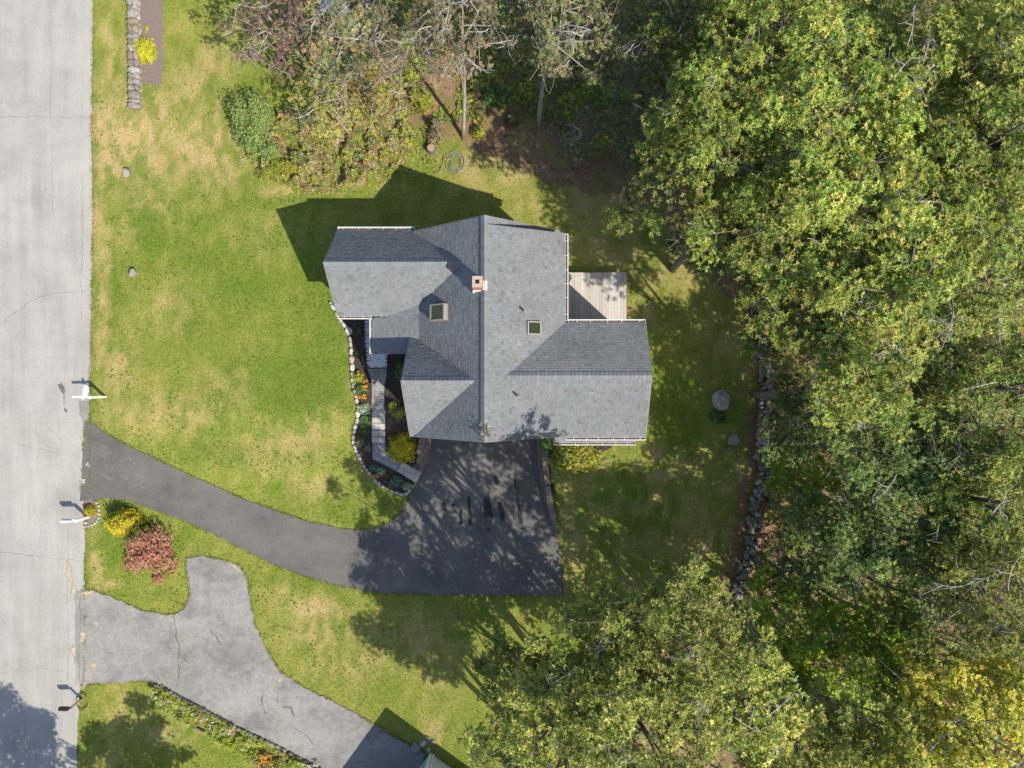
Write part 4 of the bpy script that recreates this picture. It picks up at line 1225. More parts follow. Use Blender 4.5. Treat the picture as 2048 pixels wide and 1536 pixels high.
def leaves(rng, C, A, k, L, W, lift=(0.0, 0.6), pal=None, jit=0.16, rcol=None, droop=0.25):
    """rosettes of k leaves round axes A at points C -> verts, quads, colours"""
    n = len(C)
    A = unit(A)
    ref = np.where(np.abs(A[:, 2:3]) > 0.9, np.array([[1.0, 0, 0]]), np.array([[0, 0, 1.0]]))
    U = unit(np.cross(A, ref)); Vv = np.cross(A, U)
    ph = rng.uniform(0, 2 * np.pi, (n, 1)) + np.arange(k)[None] * (2 * np.pi / k) + rng.normal(0, 0.35, (n, k))
    th = rng.uniform(lift[0], lift[1], (n, k))
    rad = np.cos(ph)[..., None] * U[:, None] + np.sin(ph)[..., None] * Vv[:, None]
    D = np.cos(th)[..., None] * rad + np.sin(th)[..., None] * A[:, None]
    S = unit(np.cross(D, A[:, None] + 0.35 * rng.normal(0, 1, (n, k, 3))))
    l = (L * rng.uniform(0.65, 1.2, (n, k)))[..., None]
    w = (W * rng.uniform(0.7, 1.2, (n, k)))[..., None]
    base = np.repeat(C[:, None], k, 1)
    mid = base + D * l * 0.5
    up = np.cross(S, D)
    sgn = np.sign((up * A[:, None]).sum(-1, keepdims=True)); up = up * sgn
    tip = base + D * l - A[:, None] * l * droop * rng.uniform(0, 1, (n, k, 1))
    co = np.stack([base + D * l * 0.34 + S * w * 0.55, tip, base + D * l * 0.1 - S * w * 0.55 + up * w * 0.15], 2).reshape(-1, 3)
    m = n * k
    fc = np.arange(m * 3).reshape(m, 3)
    pal = np.array(pal)
    if rcol is None:
        rcol = rng.integers(0, len(pal), n)
    c = pal[rcol][:, None] * np.exp(rng.normal(0, jit, (n, k, 1))) * np.exp(rng.normal(0, jit * 0.4, (n, k, 3)))
    alt = rng.integers(0, len(pal), (n, k))
    sw = rng.random((n, k, 1)) < 0.25
    c = np.where(sw, pal[alt], c)
    col = np.repeat(c.reshape(-1, 3), 3, 0)
    return co, fc, col

def join(parts):
    co, fc, cl = [], [], []
    b = 0
    for a, f, c in parts:
        co.append(a); fc.append(f + b); cl.append(c); b += len(a)
    return np.concatenate(co), np.concatenate(fc), np.concatenate(cl)

def foliage_obj(name, parts, parent=None, mat='leaf', stuff=False):
    co, fc, cl = join(parts) if isinstance(parts, list) else parts
    me = mesh_np(name, co, fc)
    set_col(me, np.clip(cl, 0.004, 0.9))
    o = add_mesh(name, me, M[mat], parent)
    if stuff:
        o['kind'] = 'stuff'
    return o

PAL = {
    'oak': [(.36, .39, .07), (.28, .35, .065), (.19, .29, .055), (.41, .41, .09), (.23, .32, .06), (.39, .33, .085), (.13, .22, .05)],
    'oak_pale': [(.45, .45, .11), (.36, .39, .09), (.24, .305, .065), (.49, .46, .13), (.29, .325, .075), (.16, .23, .05)],
    'oak_deep': [(.155, .225, .045), (.20, .265, .05), (.115, .18, .04), (.25, .285, .06), (.27, .23, .065)],  # lower-layer leaves darkened so the gaps between crowns look deeper in shade
    'understory': [(.12, .195, .048), (.16, .235, .052), (.09, .155, .046), (.22, .28, .065), (.14, .19, .07)],  # leaf colours darkened too, deepening the shade of the lower woods
    'maple_green': [(.23, .36, .03), (.30, .41, .035), (.18, .30, .03), (.38, .45, .05)],
    'maple_yellow': [(.58, .53, .055), (.50, .51, .06), (.59, .48, .06), (.38, .45, .055), (.57, .39, .07), (.43, .49, .055)],
    'brown': [(.264, .204, .132), (.220, .226, .121), (.330, .231, .143), (.187, .209, .110), (.374, .231, .132)],
    'olive': [(.241, .265, .103), (.196, .241, .092), (.310, .287, .115), (.356, .253, .127), (.172, .218, .098)],
    'purple': [(.19, .095, .105), (.22, .12, .115), (.20, .17, .10), (.15, .08, .09), (.25, .19, .11)],
    'rust': [(.42, .28, .11), (.34, .27, .09), (.29, .30, .07), (.44, .30, .13), (.26, .30, .07), (.33, .33, .08)],
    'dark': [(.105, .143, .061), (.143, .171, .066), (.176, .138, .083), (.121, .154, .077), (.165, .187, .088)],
    'spruce': [(.22, .31, .09), (.27, .36, .10), (.16, .25, .085), (.32, .38, .10)],
    'yellowgreen': [(.28, .32, .045), (.35, .35, .05), (.21, .27, .045), (.39, .33, .065)],
    'gold': [(.62, .53, .03), (.54, .50, .03), (.42, .43, .03), (.62, .52, .03), (.56, .40, .04)],
    'red': [(.50, .20, .17), (.56, .28, .23), (.42, .14, .125), (.25, .29, .06), (.54, .27, .19), (.47, .18, .16)],
    'green': [(.09, .19, .055), (.12, .22, .06), (.075, .15, .045), (.15, .25, .07)],
    'bluegreen': [(.13, .23, .17), (.17, .28, .21), (.10, .19, .145), (.21, .31, .24)],
    'silver': [(.42, .49, .34), (.30, .42, .29), (.50, .53, .39), (.22, .34, .22)],
    'mix': [(.33, .37, .05), (.24, .30, .05), (.44, .31, .15), (.15, .21, .06), (.44, .42, .06), (.46, .38, .25), (.33, .2, .1), (.12, .17, .07), (.28, .34, .07)],
}
STYLE = {  # leaves per rosette, length, width, lift
    'oak': (12, .172, .062, (0.05, .85)), 'oak_pale': (12, .172, .06, (0.15, 1.0)), 'oak_deep': (10, .18, .066, (0, .75)),
    'understory': (9, .15, .068, (0, .6)), 'maple_green': (8, .125, .095, (0, .5)), 'maple_yellow': (8, .135, .095, (0, .5)),
    'brown': (8, .125, .07, (-.2, .6)), 'olive': (9, .14, .075, (-.1, .6)), 'purple': (8, .12, .07, (-.2, .6)), 'rust': (8, .12, .075, (-.2, .6)), 'dark': (8, .14, .07, (-.1, .6)),
}

def bez(a, b, c, n):
    return [a * ((1 - t) ** 2) + b * (2 * t * (1 - t)) + c * (t * t) for t in np.linspace(0, 1, n)]

TREES = []
def tree(label, px_, py_, zc, r, kind, density=1.0, base=None, rz=None, trunk=0.22, name='oak_tree', bark='bark', group=None, nl=None, cat='tree', per=60, bare=2, lower=-0.8):
    """crown centre seen at (px_, py_) and height zc; the trunk stands below it or at the surveyed base"""
    seed = int(px_ * 7 + py_ * 13) % 100000
    rng = np.random.default_rng(seed)
    cx, cy = survey(px_, py_, zc)
    if base is None:
        bx0, by0 = cx + rng.uniform(-.5, .5), cy + rng.uniform(-.5, .5)
        bz0 = T1(bx0, by0)
    else:
        bx0, by0, bz0 = gnd(*base)
    if rz is None:
        rz = r * 0.8
    root = thing(name, label, cat, (bx0, by0, bz0), group)
    c0 = np.array([cx, cy, zc]); B = np.array([bx0, by0, bz0])
    # clump centres
    n = int(nl or (11.2 * r))
    cl = []
    tries = 0
    while len(cl) < n and tries < 4000:
        tries += 1
        d = rng.normal(0, 1, 3); d /= np.linalg.norm(d)
        if d[2] < lower:
            continue
        q = rng.uniform(0.45, 1.0) ** 0.6
        az = math.atan2(d[1], d[0])
        lob = 1 + .2 * math.sin(3 * az + seed) + .14 * math.sin(5 * az + seed * 1.7) + .12 * math.sin(4 * d[2] + seed)
        p = c0 + d * q * lob * np.array([r * .89, r * .89, rz])
        if all(np.linalg.norm(p - o) > r * 0.17 for o in cl):
            cl.append(p)
    cl = np.array(cl)
    # wood
    mb = MB()
    top = c0 + np.array([0, 0, rz * 0.35])
    mid = B * 0.45 + top * 0.55 + np.array([rng.normal(0, .45), rng.normal(0, .45), 0])
    tp = bez(B + np.array([0, 0, -.1]), mid, top, 9)
    mb.tube(tp, list(np.linspace(trunk, trunk * 0.22, 9)), 7)
    trunk_o = mb.build('trunk', M[bark], root, True)
    lb = MB()
    nodes = []
    order = rng.permutation(len(cl))
    for j in order[: max(6, len(cl) // 3)]:
        s = tp[int(rng.integers(3, 8))]
        e = cl[j]
        m_ = s * 0.45 + e * 0.55 + np.array([0, 0, 0.18 * np.linalg.norm(e - s)]) + rng.normal(0, .18, 3)
        pts = bez(s, m_, e, 7)
        r0 = trunk * 0.36
        lb.tube(pts, list(np.linspace(r0 * .8, max(.016, r0 * .2), 7)), 5, False)
        nodes += pts[2:]
    N = np.array(nodes)
    for p in cl:
        k = np.argmin(np.linalg.norm(N - p, axis=1) + 1.2 * np.clip(N[:, 2] - p[2], 0, 9))
        s = N[k]
        m_ = (s + p) / 2 + rng.normal(0, .12, 3)
        lb.tube(bez(s, m_, p, 5), list(np.linspace(.035, .014, 5)), 4, False)
        for t in range(3):
            e = p + rng.normal(0, 1, 3) * np.array([.55, .55, .3])
            lb.tube([p, (p + e) / 2 + rng.normal(0, .06, 3), e], [.016, .012, .007], 3, False)
    lb.build('limbs', M[bark], root, True)
    for t in range(bare):
        db = MB()
        d = rng.normal(0, 1, 3); d[2] = abs(d[2]) * .8 + .5; d /= np.linalg.norm(d)
        s = c0 + d * np.array([r, r, rz]) * rng.uniform(.55, .85)
        e = s + np.array([rng.normal(0, .65), rng.normal(0, .65), rng.uniform(.1, .4)])
        m_ = (s + e) / 2 + rng.normal(0, .3, 3)
        pts = bez(s, m_, e, 7); db.tube(pts, list(np.linspace(.024, .006, 7)), 4, False)
        for q in pts[2:]:
            f = q + rng.normal(0, 1, 3) * np.array([.4, .4, .15])
            h = (q + f) / 2 + rng.normal(0, .07, 3)
            db.tube([q, h, f], [.014, .010, .005], 3, False)
            f2 = h + rng.normal(0, .25, 3)
            db.tube([h, f2], [.008, .004], 3, False)
        db.build('bare_branch', M['dead_wood'], root, True)
    # crown
    k, L, W, lift = STYLE[kind]
    pal = PAL[kind]
    pal = [tuple(np.array(c_) * np.exp(rng.normal(0, .08)) * np.exp(rng.normal(0, .025, 3))) for c_ in [np.array(v_) for v_ in pal]]
    tree_tone = float(np.exp(rng.normal(0, .12)))
    P, Ax, Rc, tone = [], [], [], []
    for p in cl:
        rc = rng.uniform(.42, .98) * (0.5 + r * 0.13)
        m = max(8, int(per * 1.15 * density * (rc / .85) ** 2 * rng.uniform(.75, 1.2)))
        d = unit(rng.normal(0, 1, (m, 3))); d[:, 2] = np.where(d[:, 2] < -0.25, -d[:, 2], d[:, 2])
        q = p + d * (rng.uniform(.35, 1.0, (m, 1))) * np.array([rc, rc, rc * .62])
        P.append(q)
        Ax.append(d * .7 + np.array([0, 0, .55]) + rng.normal(0, .3, (m, 3)))
        base_c = rng.integers(0, len(pal))
        tone += [min(1.3, float(np.exp(rng.normal(0, .2))))] * m
        Rc.append(np.where(rng.random(m) < .4, base_c, rng.integers(0, len(pal), m)))
    nf = int(38 * density * r * r)
    d = unit(rng.normal(0, 1, (nf, 3)))
    P.append(c0 + d * rng.uniform(.25, .85, (nf, 1)) * np.array([r * .95, r * .95, rz])); Ax.append(d * .4 + np.array([0, 0, .8])); Rc.append(rng.integers(0, len(pal), nf))
    tone += [1.0] * nf
    co_, fc_, cl_ = leaves(rng, np.concatenate(P), np.concatenate(Ax), k, L, W, lift, pal, .17, np.concatenate(Rc))
    cl_ = cl_ * np.repeat(np.array(tone), k * 3)[:, None] * tree_tone
    cr = foliage_obj('crown', (co_, fc_, cl_), root)
    TREES.append(root)
    return root

OAKG = 'tall oaks of the back woods'
# big oaks of the woods, from the top of the picture downwards
tree('yellow-green oak overhanging the top of the back lawn', 1400, 330, 11.5, 3.4, 'oak', 1.25, name='oak_tree', group=OAKG, base=(1440, 340))
tree('oak with upright leaf tips at the inner corner of the woods, top centre right', 1470, 170, 12.0, 3.3, 'oak', 1.2, group=OAKG)
tree('dark green oak at the top edge, right of the bare-limbed trees', 1560, 30, 11.0, 3.4, 'oak_deep', 1.2, group=OAKG)
tree('broad sunlit oak in the upper middle of the woods', 1650, 220, 13.0, 3.6, 'oak', 1.25, group=OAKG)
tree('oak with thick bare grey limbs near the top right corner', 1840, 150, 12.0, 3.2, 'oak', 1.0, group=OAKG, bare=5, trunk=.34, bark='bark_pale')
tree('golden tinted oak in the top right corner of the woods', 2010, 70, 13.5, 3.3, 'oak_pale', 1.2, group=OAKG)
tree('oak on the right edge below the golden tinted corner oak', 2010, 280, 13.0, 3.2, 'oak', 1.15, group=OAKG, trunk=.34)
tree('oak reaching its leaf fringe over the lawn beyond the deck', 1540, 450, 11.5, 3.4, 'oak', 1.25, group=OAKG, base=(1560, 480))
tree('oak in the heart of the woods, level with the chimney', 1720, 430, 13.0, 3.5, 'oak', 1.25, group=OAKG)
tree('shaggy oak right of the heart of the woods', 1880, 400, 12.5, 3.4, 'oak', 1.15, group=OAKG, bare=4)
tree('oak with pale bare twigs above the top of the tumbled wall', 1620, 620, 11.0, 3.0, 'oak', 1.15, group=OAKG, bare=8, base=(1620, 640))
tree('oak carrying a small orange leaf spray, middle right of the woods', 1790, 620, 12.5, 3.3, 'oak', 1.2, group=OAKG, bare=6)
tree('oak with heavy grey forks on the right edge, level with the deck', 1980, 560, 12.0, 3.2, 'oak', .95, group=OAKG, trunk=.4, bark='bark_pale', bare=4)
tree('smaller oak above the dark hollow right of the boulder', 1710, 785, 12.0, 2.5, 'oak', 1.1, group=OAKG, bare=4)
tree('oak on the right edge level with the garage', 2010, 780, 11.5, 2.9, 'oak_deep', 1.1, group=OAKG, bare=3)
tree('pale green oak on the right edge, level with the court', 1985, 1000, 11.0, 2.7, 'oak', 1.15, group=OAKG, trunk=.3)
tree('oak on the lower right edge above the yellow maple', 1995, 1200, 11.5, 2.8, 'oak_pale', 1.15, group=OAKG, bare=4, bark='bark_pale')
# shaded trees of the understory
UG = 'shaded understory trees behind the tumbled wall'
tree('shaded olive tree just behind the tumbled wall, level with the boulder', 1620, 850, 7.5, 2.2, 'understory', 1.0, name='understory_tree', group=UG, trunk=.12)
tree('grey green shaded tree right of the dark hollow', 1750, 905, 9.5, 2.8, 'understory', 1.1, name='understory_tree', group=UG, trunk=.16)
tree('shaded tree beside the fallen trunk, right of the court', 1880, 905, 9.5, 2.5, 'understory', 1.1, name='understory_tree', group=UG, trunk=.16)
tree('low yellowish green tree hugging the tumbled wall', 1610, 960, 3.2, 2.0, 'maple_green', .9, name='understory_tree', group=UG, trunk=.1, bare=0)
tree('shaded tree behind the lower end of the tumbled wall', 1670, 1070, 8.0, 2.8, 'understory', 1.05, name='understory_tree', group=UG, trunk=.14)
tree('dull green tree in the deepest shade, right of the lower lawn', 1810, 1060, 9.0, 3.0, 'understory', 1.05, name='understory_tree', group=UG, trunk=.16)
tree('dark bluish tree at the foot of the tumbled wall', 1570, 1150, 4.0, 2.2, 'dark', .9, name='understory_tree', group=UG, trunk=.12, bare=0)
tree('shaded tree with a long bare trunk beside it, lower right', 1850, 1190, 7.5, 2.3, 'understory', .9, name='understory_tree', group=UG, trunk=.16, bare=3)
tree('small bright green maple below the foot of the tumbled wall', 1560, 1265, 6.0, 2.4, 'maple_green', 1.4, name='maple_tree', group='maples of the lower woods', trunk=.12, bare=1)
tree('broad bright green maple in the shade right of the pale oaks', 1690, 1330, 6.5, 2.9, 'maple_green', 1.4, name='maple_tree', group='maples of the lower woods', trunk=.13, bare=1)
tree('green maple with yellow leaf tips above the yellow maple', 1810, 1340, 8.0, 2.6, 'maple_green', 1.4, name='maple_tree', group='maples of the lower woods', trunk=.13, bare=1)
tree('bright yellow maple in the bottom right corner', 1930, 1450, 12.0, 3.3, 'maple_yellow', 1.3, name='maple_tree', group='maples of the lower woods', trunk=.2, bare=1)
tree('yellow green maple at the bottom edge beside the pale oaks', 1800, 1560, 12.5, 3.0, 'maple_yellow', 1.2, name='maple_tree', group='maples of the lower woods', trunk=.2, bare=1)
tree('small lime green maple left of the broad bright green one', 1590, 1390, 6.5, 2.2, 'maple_green', 1.4, name='maple_tree', group='maples of the lower woods', trunk=.1, bare=0)
tree('lime green maple under the shaded tree with the long bare trunk', 1760, 1240, 7.0, 2.3, 'maple_green', 1.3, name='maple_tree', group='maples of the lower woods', trunk=.1, bare=1)
tree('yellow green maple on the right edge above the bright yellow one', 2010, 1370, 10.5, 2.2, 'maple_yellow', 1.2, name='maple_tree', group='maples of the lower woods', trunk=.14, bare=1)
# pale oaks of the lower middle
PG = 'pale oaks below the driveway'
tree('pale oak whose crown touches the lower driveway corner', 1200, 1290, 12.0, 2.8, 'oak_pale', 1.25, group=PG, base=(1190, 1240))
tree('pale oak in the middle of the lower group', 1370, 1290, 14.5, 2.9, 'oak_pale', 1.25, group=PG, base=(1325, 1260))
tree('pale oak at the bottom left of the lower group', 1100, 1450, 12.5, 2.8, 'oak_pale', 1.25, group=PG, base=(1095, 1340))
tree('pale oak at the bottom middle of the lower group', 1290, 1460, 14.5, 3.1, 'oak_pale', 1.25, group=PG, base=(1230, 1350))
tree('pale oak with a bare white branch, right of the lower group', 1480, 1400, 13.0, 2.7, 'oak_pale', 1.2, group=PG, base=(1410, 1300), bare=5)
tree('pale oak at the bottom edge, right of the lower group', 1610, 1510, 12.0, 2.7, 'oak_pale', 1.2, group=PG)
tree('greener thin oak on the left flank of the pale oaks', 1015, 1340, 10.0, 1.7, 'oak_deep', .9, group=PG, base=(1030, 1330), trunk=.14)
tree('small sunlit oak at the bottom edge beside the neighbour house', 1000, 1490, 9.5, 1.6, 'oak', 1.0, group=PG, base=(1005, 1420), trunk=.14)
tree('oak just below the lower edge of the pale oaks', 1150, 1690, 11.5, 3.2, 'oak_pale', 1.2, group=PG, bare=0)
tree('oak well below the lower edge shading the lower lawn', 1204, 1860, 12.0, 3.4, 'oak_pale', 2.2, group=PG, bare=0)
tree('oak below the lower edge shading the lawn beside the neighbour house', 1110, 1800, 11.0, 2.6, 'oak_pale', 1.8, group=PG, bare=0)
tree('oak beyond the lower edge, middle of the woods', 1420, 1680, 12.5, 3.4, 'oak_pale', 1.1, group=PG, bare=0)
tree('pale oak at the bottom edge between the lower group and the yellow maple', 1740, 1480, 12.5, 2.5, 'oak_pale', 1.3, group=PG)
for lb_, a_, b_ in (('added shade tree under the left of the pale oaks', 1120, 1400), ('added shade tree under the middle of the pale oaks', 1270, 1390), ('added shade tree under the right of the pale oaks', 1400, 1370), ('added shade tree under the pale oaks, farthest right', 1500, 1430)):  # hidden trees added to cast shade and block the sun on the trunks
    tree(lb_, a_, b_, 5.0, 2.6, 'understory', 1.0, name='understory_tree', group='unseen low trees added for shade under the pale oaks', trunk=.1, bare=0)
# trees above the house
TG = 'bare-limbed trees along the top edge'
tree('purple leaved tree at the top left of the tree line', 545, 45, 7.0, 2.3, 'purple', .75, base=(640, 165), name='maple_tree', group=TG, bark='bark_pale', bare=5, trunk=.10)
tree('olive tree with many pale forks beside the purple tree', 690, 80, 7.0, 2.2, 'olive', .75, base=(655, 175), name='maple_tree', group=TG, bark='bark_pale', bare=7, trunk=.10)
tree('brownish tree with thin grey stems between two paler crowns', 800, 90, 7.5, 1.9, 'brown', .6, base=(800, 180), name='maple_tree', group=TG, bark='bark_pale', bare=5, trunk=.09)
tree('brown leaved tree with a long pale curved trunk above the ridge', 925, 70, 9.0, 2.6, 'brown', .55, base=(926, 276), name='maple_tree', group=TG, bark='bark_pale', bare=7, trunk=.12)
tree('olive tree with a leaning trunk and drooping bare limbs', 1130, 60, 9.0, 2.4, 'olive', .7, base=(1078, 252), name='maple_tree', group=TG, bark='bark_pale', bare=8, trunk=.14)
tree('rust coloured tree crown at the left of the tree line', 650, 200, 4.6, 2.1, 'rust', .9, name='maple_tree', group=TG, bark='bark_pale', bare=6, trunk=.08)
tree('orange brown crown above the low plants', 760, 190, 4.0, 1.8, 'rust', .9, name='maple_tree', group=TG, bark='bark_pale', bare=5, trunk=.07)
tree('dark shaded tree between the leaning trunk and the first oak', 1270, 100, 7.5, 2.5, 'dark', .8, name='understory_tree', group=TG, bare=2, trunk=.15)
tree('low dark tree beneath the first oak, above the back lawn', 1270, 260, 5.0, 1.9, 'dark', .9, name='understory_tree', group=TG, bare=2, trunk=.12)
tree('dark green low tree in front of the leaning trunk', 1160, 290, 2.2, 1.2, 'dark', .5, name='understory_tree', group=TG, bare=3, trunk=.08)
tree('dark tree filling the gap behind the brown leaved tree', 1020, 20, 6.5, 2.2, 'dark', .9, name='understory_tree', group=TG, bare=1, trunk=.12)
tree('dark leafy tree hiding the shed roof', 760, 15, 6.0, 1.6, 'dark', .9, name='understory_tree', group=TG, bare=1, trunk=.1)
# trees standing just outside the picture whose shade falls into it
def ground_tree(label, px_, py_, zc, r, kind, d=1.2):
    x, y = survey(px_, py_, 0)
    k = CAM_H / (CAM_H - zc)
    tree(label, 1024 + (px_ - 1024) * k, 768 + (py_ - 768) * k, zc, r, kind, d, name='street_tree', group='trees below the lower edge', bare=0, trunk=.25)
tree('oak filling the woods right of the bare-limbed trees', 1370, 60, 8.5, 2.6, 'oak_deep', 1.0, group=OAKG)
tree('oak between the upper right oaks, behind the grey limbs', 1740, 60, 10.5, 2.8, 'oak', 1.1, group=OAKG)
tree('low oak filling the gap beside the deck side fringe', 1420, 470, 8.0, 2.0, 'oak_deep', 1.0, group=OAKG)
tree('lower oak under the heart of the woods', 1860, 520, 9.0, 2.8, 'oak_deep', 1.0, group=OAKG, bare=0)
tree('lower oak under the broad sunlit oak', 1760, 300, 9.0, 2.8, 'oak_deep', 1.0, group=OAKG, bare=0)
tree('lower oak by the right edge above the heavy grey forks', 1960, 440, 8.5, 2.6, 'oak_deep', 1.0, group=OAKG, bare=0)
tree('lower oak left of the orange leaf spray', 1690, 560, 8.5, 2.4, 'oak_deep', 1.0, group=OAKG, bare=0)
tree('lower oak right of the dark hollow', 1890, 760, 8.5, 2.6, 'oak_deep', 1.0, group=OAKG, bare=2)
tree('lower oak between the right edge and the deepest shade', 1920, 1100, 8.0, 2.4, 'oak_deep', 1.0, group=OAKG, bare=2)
ground_tree('roadside tree beyond the lower left corner shading the road', 235, 1750, 9.0, 4.2, 'oak', 3.6)
ground_tree('tree beyond the lower edge shading the corner lawn', 455, 1705, 8.0, 3.0, 'oak', 2.2)

def blob(rng, n, r3, c, shell=.75):
    d = unit(rng.normal(0, 1, (n, 3))); d[:, 2] = np.abs(d[:, 2]) * 1.0 - 0.12
    q = rng.uniform(shell, 1.0, (n, 1))
    lump = 1 + 0.14 * np.sin(d[:, :1] * 6 + 1.0) * np.cos(d[:, 1:2] * 7 + 2) + 0.1 * np.sin(d[:, 2:3] * 9)
    return c + d * q * lump * np.array(r3), d

def bush(label, px_, py_, r3, pal, n, L, W, k=5, name='shrub', mat='leaf', h0=0.0, group=None, cat='shrub', lobes=1, jit=.17, lift=(.1, .9)):
    rng = np.random.default_rng(int(px_ * 11 + py_ * 3))
    x, y, z = gnd(px_, py_)
    root = thing(name, label, cat, (x, y, z), group)
    m = MB()
    for i in range(6):
        a = i * 1.05 + rng.uniform(0, .5)
        e = np.array([x + .55 * r3[0] * math.cos(a), y + .55 * r3[1] * math.sin(a), z + r3[2] * .7])
        m.tube([np.array([x, y, z - .05]), np.array([x, y, z]) * .5 + e * .5 + np.array([0, 0, .05]), e], [.03, .022, .01], 5)
    m.build('stems', M['bark'], root)
    P, D = [], []
    for q in range(lobes):
        off = np.zeros(3)
        rr = np.array(r3, float)
        if lobes > 1:
            a = rng.uniform(0, 6.28); t = rng.uniform(.2, .62)
            off = np.array([math.cos(a) * r3[0] * t, math.sin(a) * r3[1] * t, rng.uniform(-.1, .15) * r3[2]]); rr = rr * rng.uniform(.4, .6); rr[2] = r3[2] * rng.uniform(.6, .95)
        p, d = blob(rng, n // lobes, rr, np.array([x, y, z + h0 + r3[2] * .12]) + off, .55)
        P.append(p); D.append(d)
    P = np.concatenate(P); D = np.concatenate(D)
    foliage_obj('foliage', leaves(rng, P, D + np.array([0, 0, .35]) + rng.normal(0, .3, P.shape), k, L, W, lift, PAL[pal] if isinstance(pal, str) else pal, jit), root, mat)
    return root

bush('round clipped golden shrub inside the bend of the paver walkway', 806, 893, (0.86, 0.9, .95), 'gold', 1900, .085, .05, 5)
bush('round gold shrub between the yellow mum bush and the red shrub', 258, 1042, (0.95, 0.8, 1.55), 'gold', 1900, .10, .055, 5)
bush('dark green shrub wedged between gold shrub and red shrub', 288, 1060, (0.75, 0.75, 1.3), [(.16, .18, .02), (.22, .22, .025), (.12, .15, .02), (.3, .27, .03)], 1000, .10, .055, 5)
bush('red leaved shrub near the mailboxes', 309, 1098, (1.6, 1.5, 1.6), 'red', 3300, .10, .065, 5, lobes=12)
bush('small sprig of the red shrub standing apart below it', 317, 1156, (0.3, 0.3, .4), 'red', 130, .09, .06, 5)
bush('small bright yellow mum bush at the foot of the mailbox', 183, 1020, (0.38, 0.36, .5), [(.48, .40, .02), (.52, .42, .02), (.40, .36, .02), (.3, .3, .03)], 420, .065, .04, 5)
bush('yellow green leafy bush under the pent roof by the retaining wall', 1150, 910, (1.8, 1.05, 1.2), 'yellowgreen', 1150, .17, .09, 6, lobes=8)
bush('small leafy bush at the house end of the long retaining wall', 1093, 888, (0.4, 0.35, .7), 'green', 200, .14, .07, 6)
bush('bright yellow hosta spilling over the long low stone wall', 292, 103, (0.62, 0.68, .55), [(.52, .50, .03), (.46, .47, .03), (.36, .42, .03), (.55, .50, .05)], 420, .20, .075, 6, cat='plant', name='hosta')
bush('tiny yellow sprig growing above the hosta', 294, 57, (0.12, 0.32, .15), [(.5, .46, .04), (.42, .42, .04)], 60, .08, .03, 5, cat='plant', name='plant')
bush('dense dark green evergreen bush on the left of the low plants', 522, 250, (1.35, 2.1, 2.2), 'spruce', 5200, .12, .05, 6, lobes=9)
bush('olive arching bush below the dense evergreen bush', 560, 345, (1.5, 0.75, .8), 'yellowgreen', 1300, .13, .05, 6, lobes=8)
bush('green bush between the two dark evergreen masses', 545, 308, (0.7, .7, 1.1), 'spruce', 900, .12, .05, 6, lobes=4)
bush('dark green hedge plants below the porch roof edge', 800, 738, (0.34, 0.85, .6), 'green', 420, .13, .08, 6, lobes=4)
bush('light green bush against the wall under the front gable', 797, 817, (0.5, 0.62, .7), 'yellowgreen', 420, .12, .06, 6, lobes=4)
bush('yellow and green perennials beside the upper walkway', 718, 755, (0.35, 0.4, .45), 'yellowgreen', 170, .14, .06, 6, cat='plant', name='perennial')
bush('leafy green plant with orange flowers beside the upper walkway', 722, 778, (0.38, 0.42, .4), 'green', 170, .14, .06, 6, cat='plant', name='flowering_plant')
bush('silvery variegated plant above the steps of the walkway', 729, 816, (0.36, 0.36, .35), 'silver', 170, .12, .05, 6, cat='plant', name='perennial')
bush('dark green plant beside the walkway steps', 730, 838, (0.28, 0.3, .3), 'green', 120, .12, .05, 6, cat='plant', name='perennial')
bush('low green plant halfway down the walkway steps', 729, 858, (0.34, 0.3, .25), 'green', 130, .12, .05, 6, cat='plant', name='perennial')
bush('round blue green juniper at the tip of the garden bed', 793, 962, (0.4, 0.4, .45), 'bluegreen', 480, .08, .035, 6)
bush('silvery plant beside the flat pale stone at the bed tip', 815, 972, (0.26, 0.26, .25), 'silver', 120, .11, .05, 6, cat='plant', name='perennial')
bush('dark blue green clump below the walkway bend', 747, 934, (0.3, 0.22, .25), 'bluegreen', 160, .09, .035, 6, cat='plant', name='perennial')
bush('frosted green plant beside the orange marigolds', 762, 942, (0.28, 0.28, .25), 'silver', 120, .10, .045, 6, cat='plant', name='perennial')
bush('small red plant next to the marigolds', 776, 951, (0.24, 0.16, .15), [(.34, .10, .06), (.26, .12, .06), (.12, .14, .05)], 60, .09, .035, 5, cat='plant', name='perennial')
bush('small dark plant squeezed between the walkway and short block wall', 832, 931, (0.16, 0.16, .2), 'bluegreen', 60, .09, .04, 5, cat='plant', name='perennial')
bush('small weedy plant at the lower edge of the large boulder', 1432, 832, (0.5, 0.35, .3), 'green', 130, .14, .07, 6, cat='plant', name='weed')
bush('lone small green plant under the porch railing', 719, 660, (0.16, 0.26, .2), 'green', 60, .11, .05, 5, cat='plant', name='perennial')
bush('second small green plant lower down under the porch railing', 719, 705, (0.2, 0.2, .2), 'green', 60, .11, .05, 5, cat='plant', name='perennial')
bush('grey brown leafy bush right beside the tree stump', 872, 268, (0.55, .75, 1.1), 'brown', 420, .12, .07, 6, lobes=4)
bush('dark round bush on the brown litter above the ridge', 1024, 240, (0.4, .45, .6), 'dark', 260, .13, .06, 6)
bush('bright yellow green sapling beside the long pale curved trunk', 957, 268, (0.4, .4, .6), 'yellowgreen', 130, .15, .07, 6, cat='plant', name='sapling')
bush('bright green bush right of the orange brown crown', 845, 200, (0.8, .9, 1.2), 'yellowgreen', 520, .14, .07, 6, lobes=5)
bush('green ferny bush deep between the two pale trunks', 985, 195, (0.9, .8, .8), 'green', 480, .14, .06, 6, lobes=6)
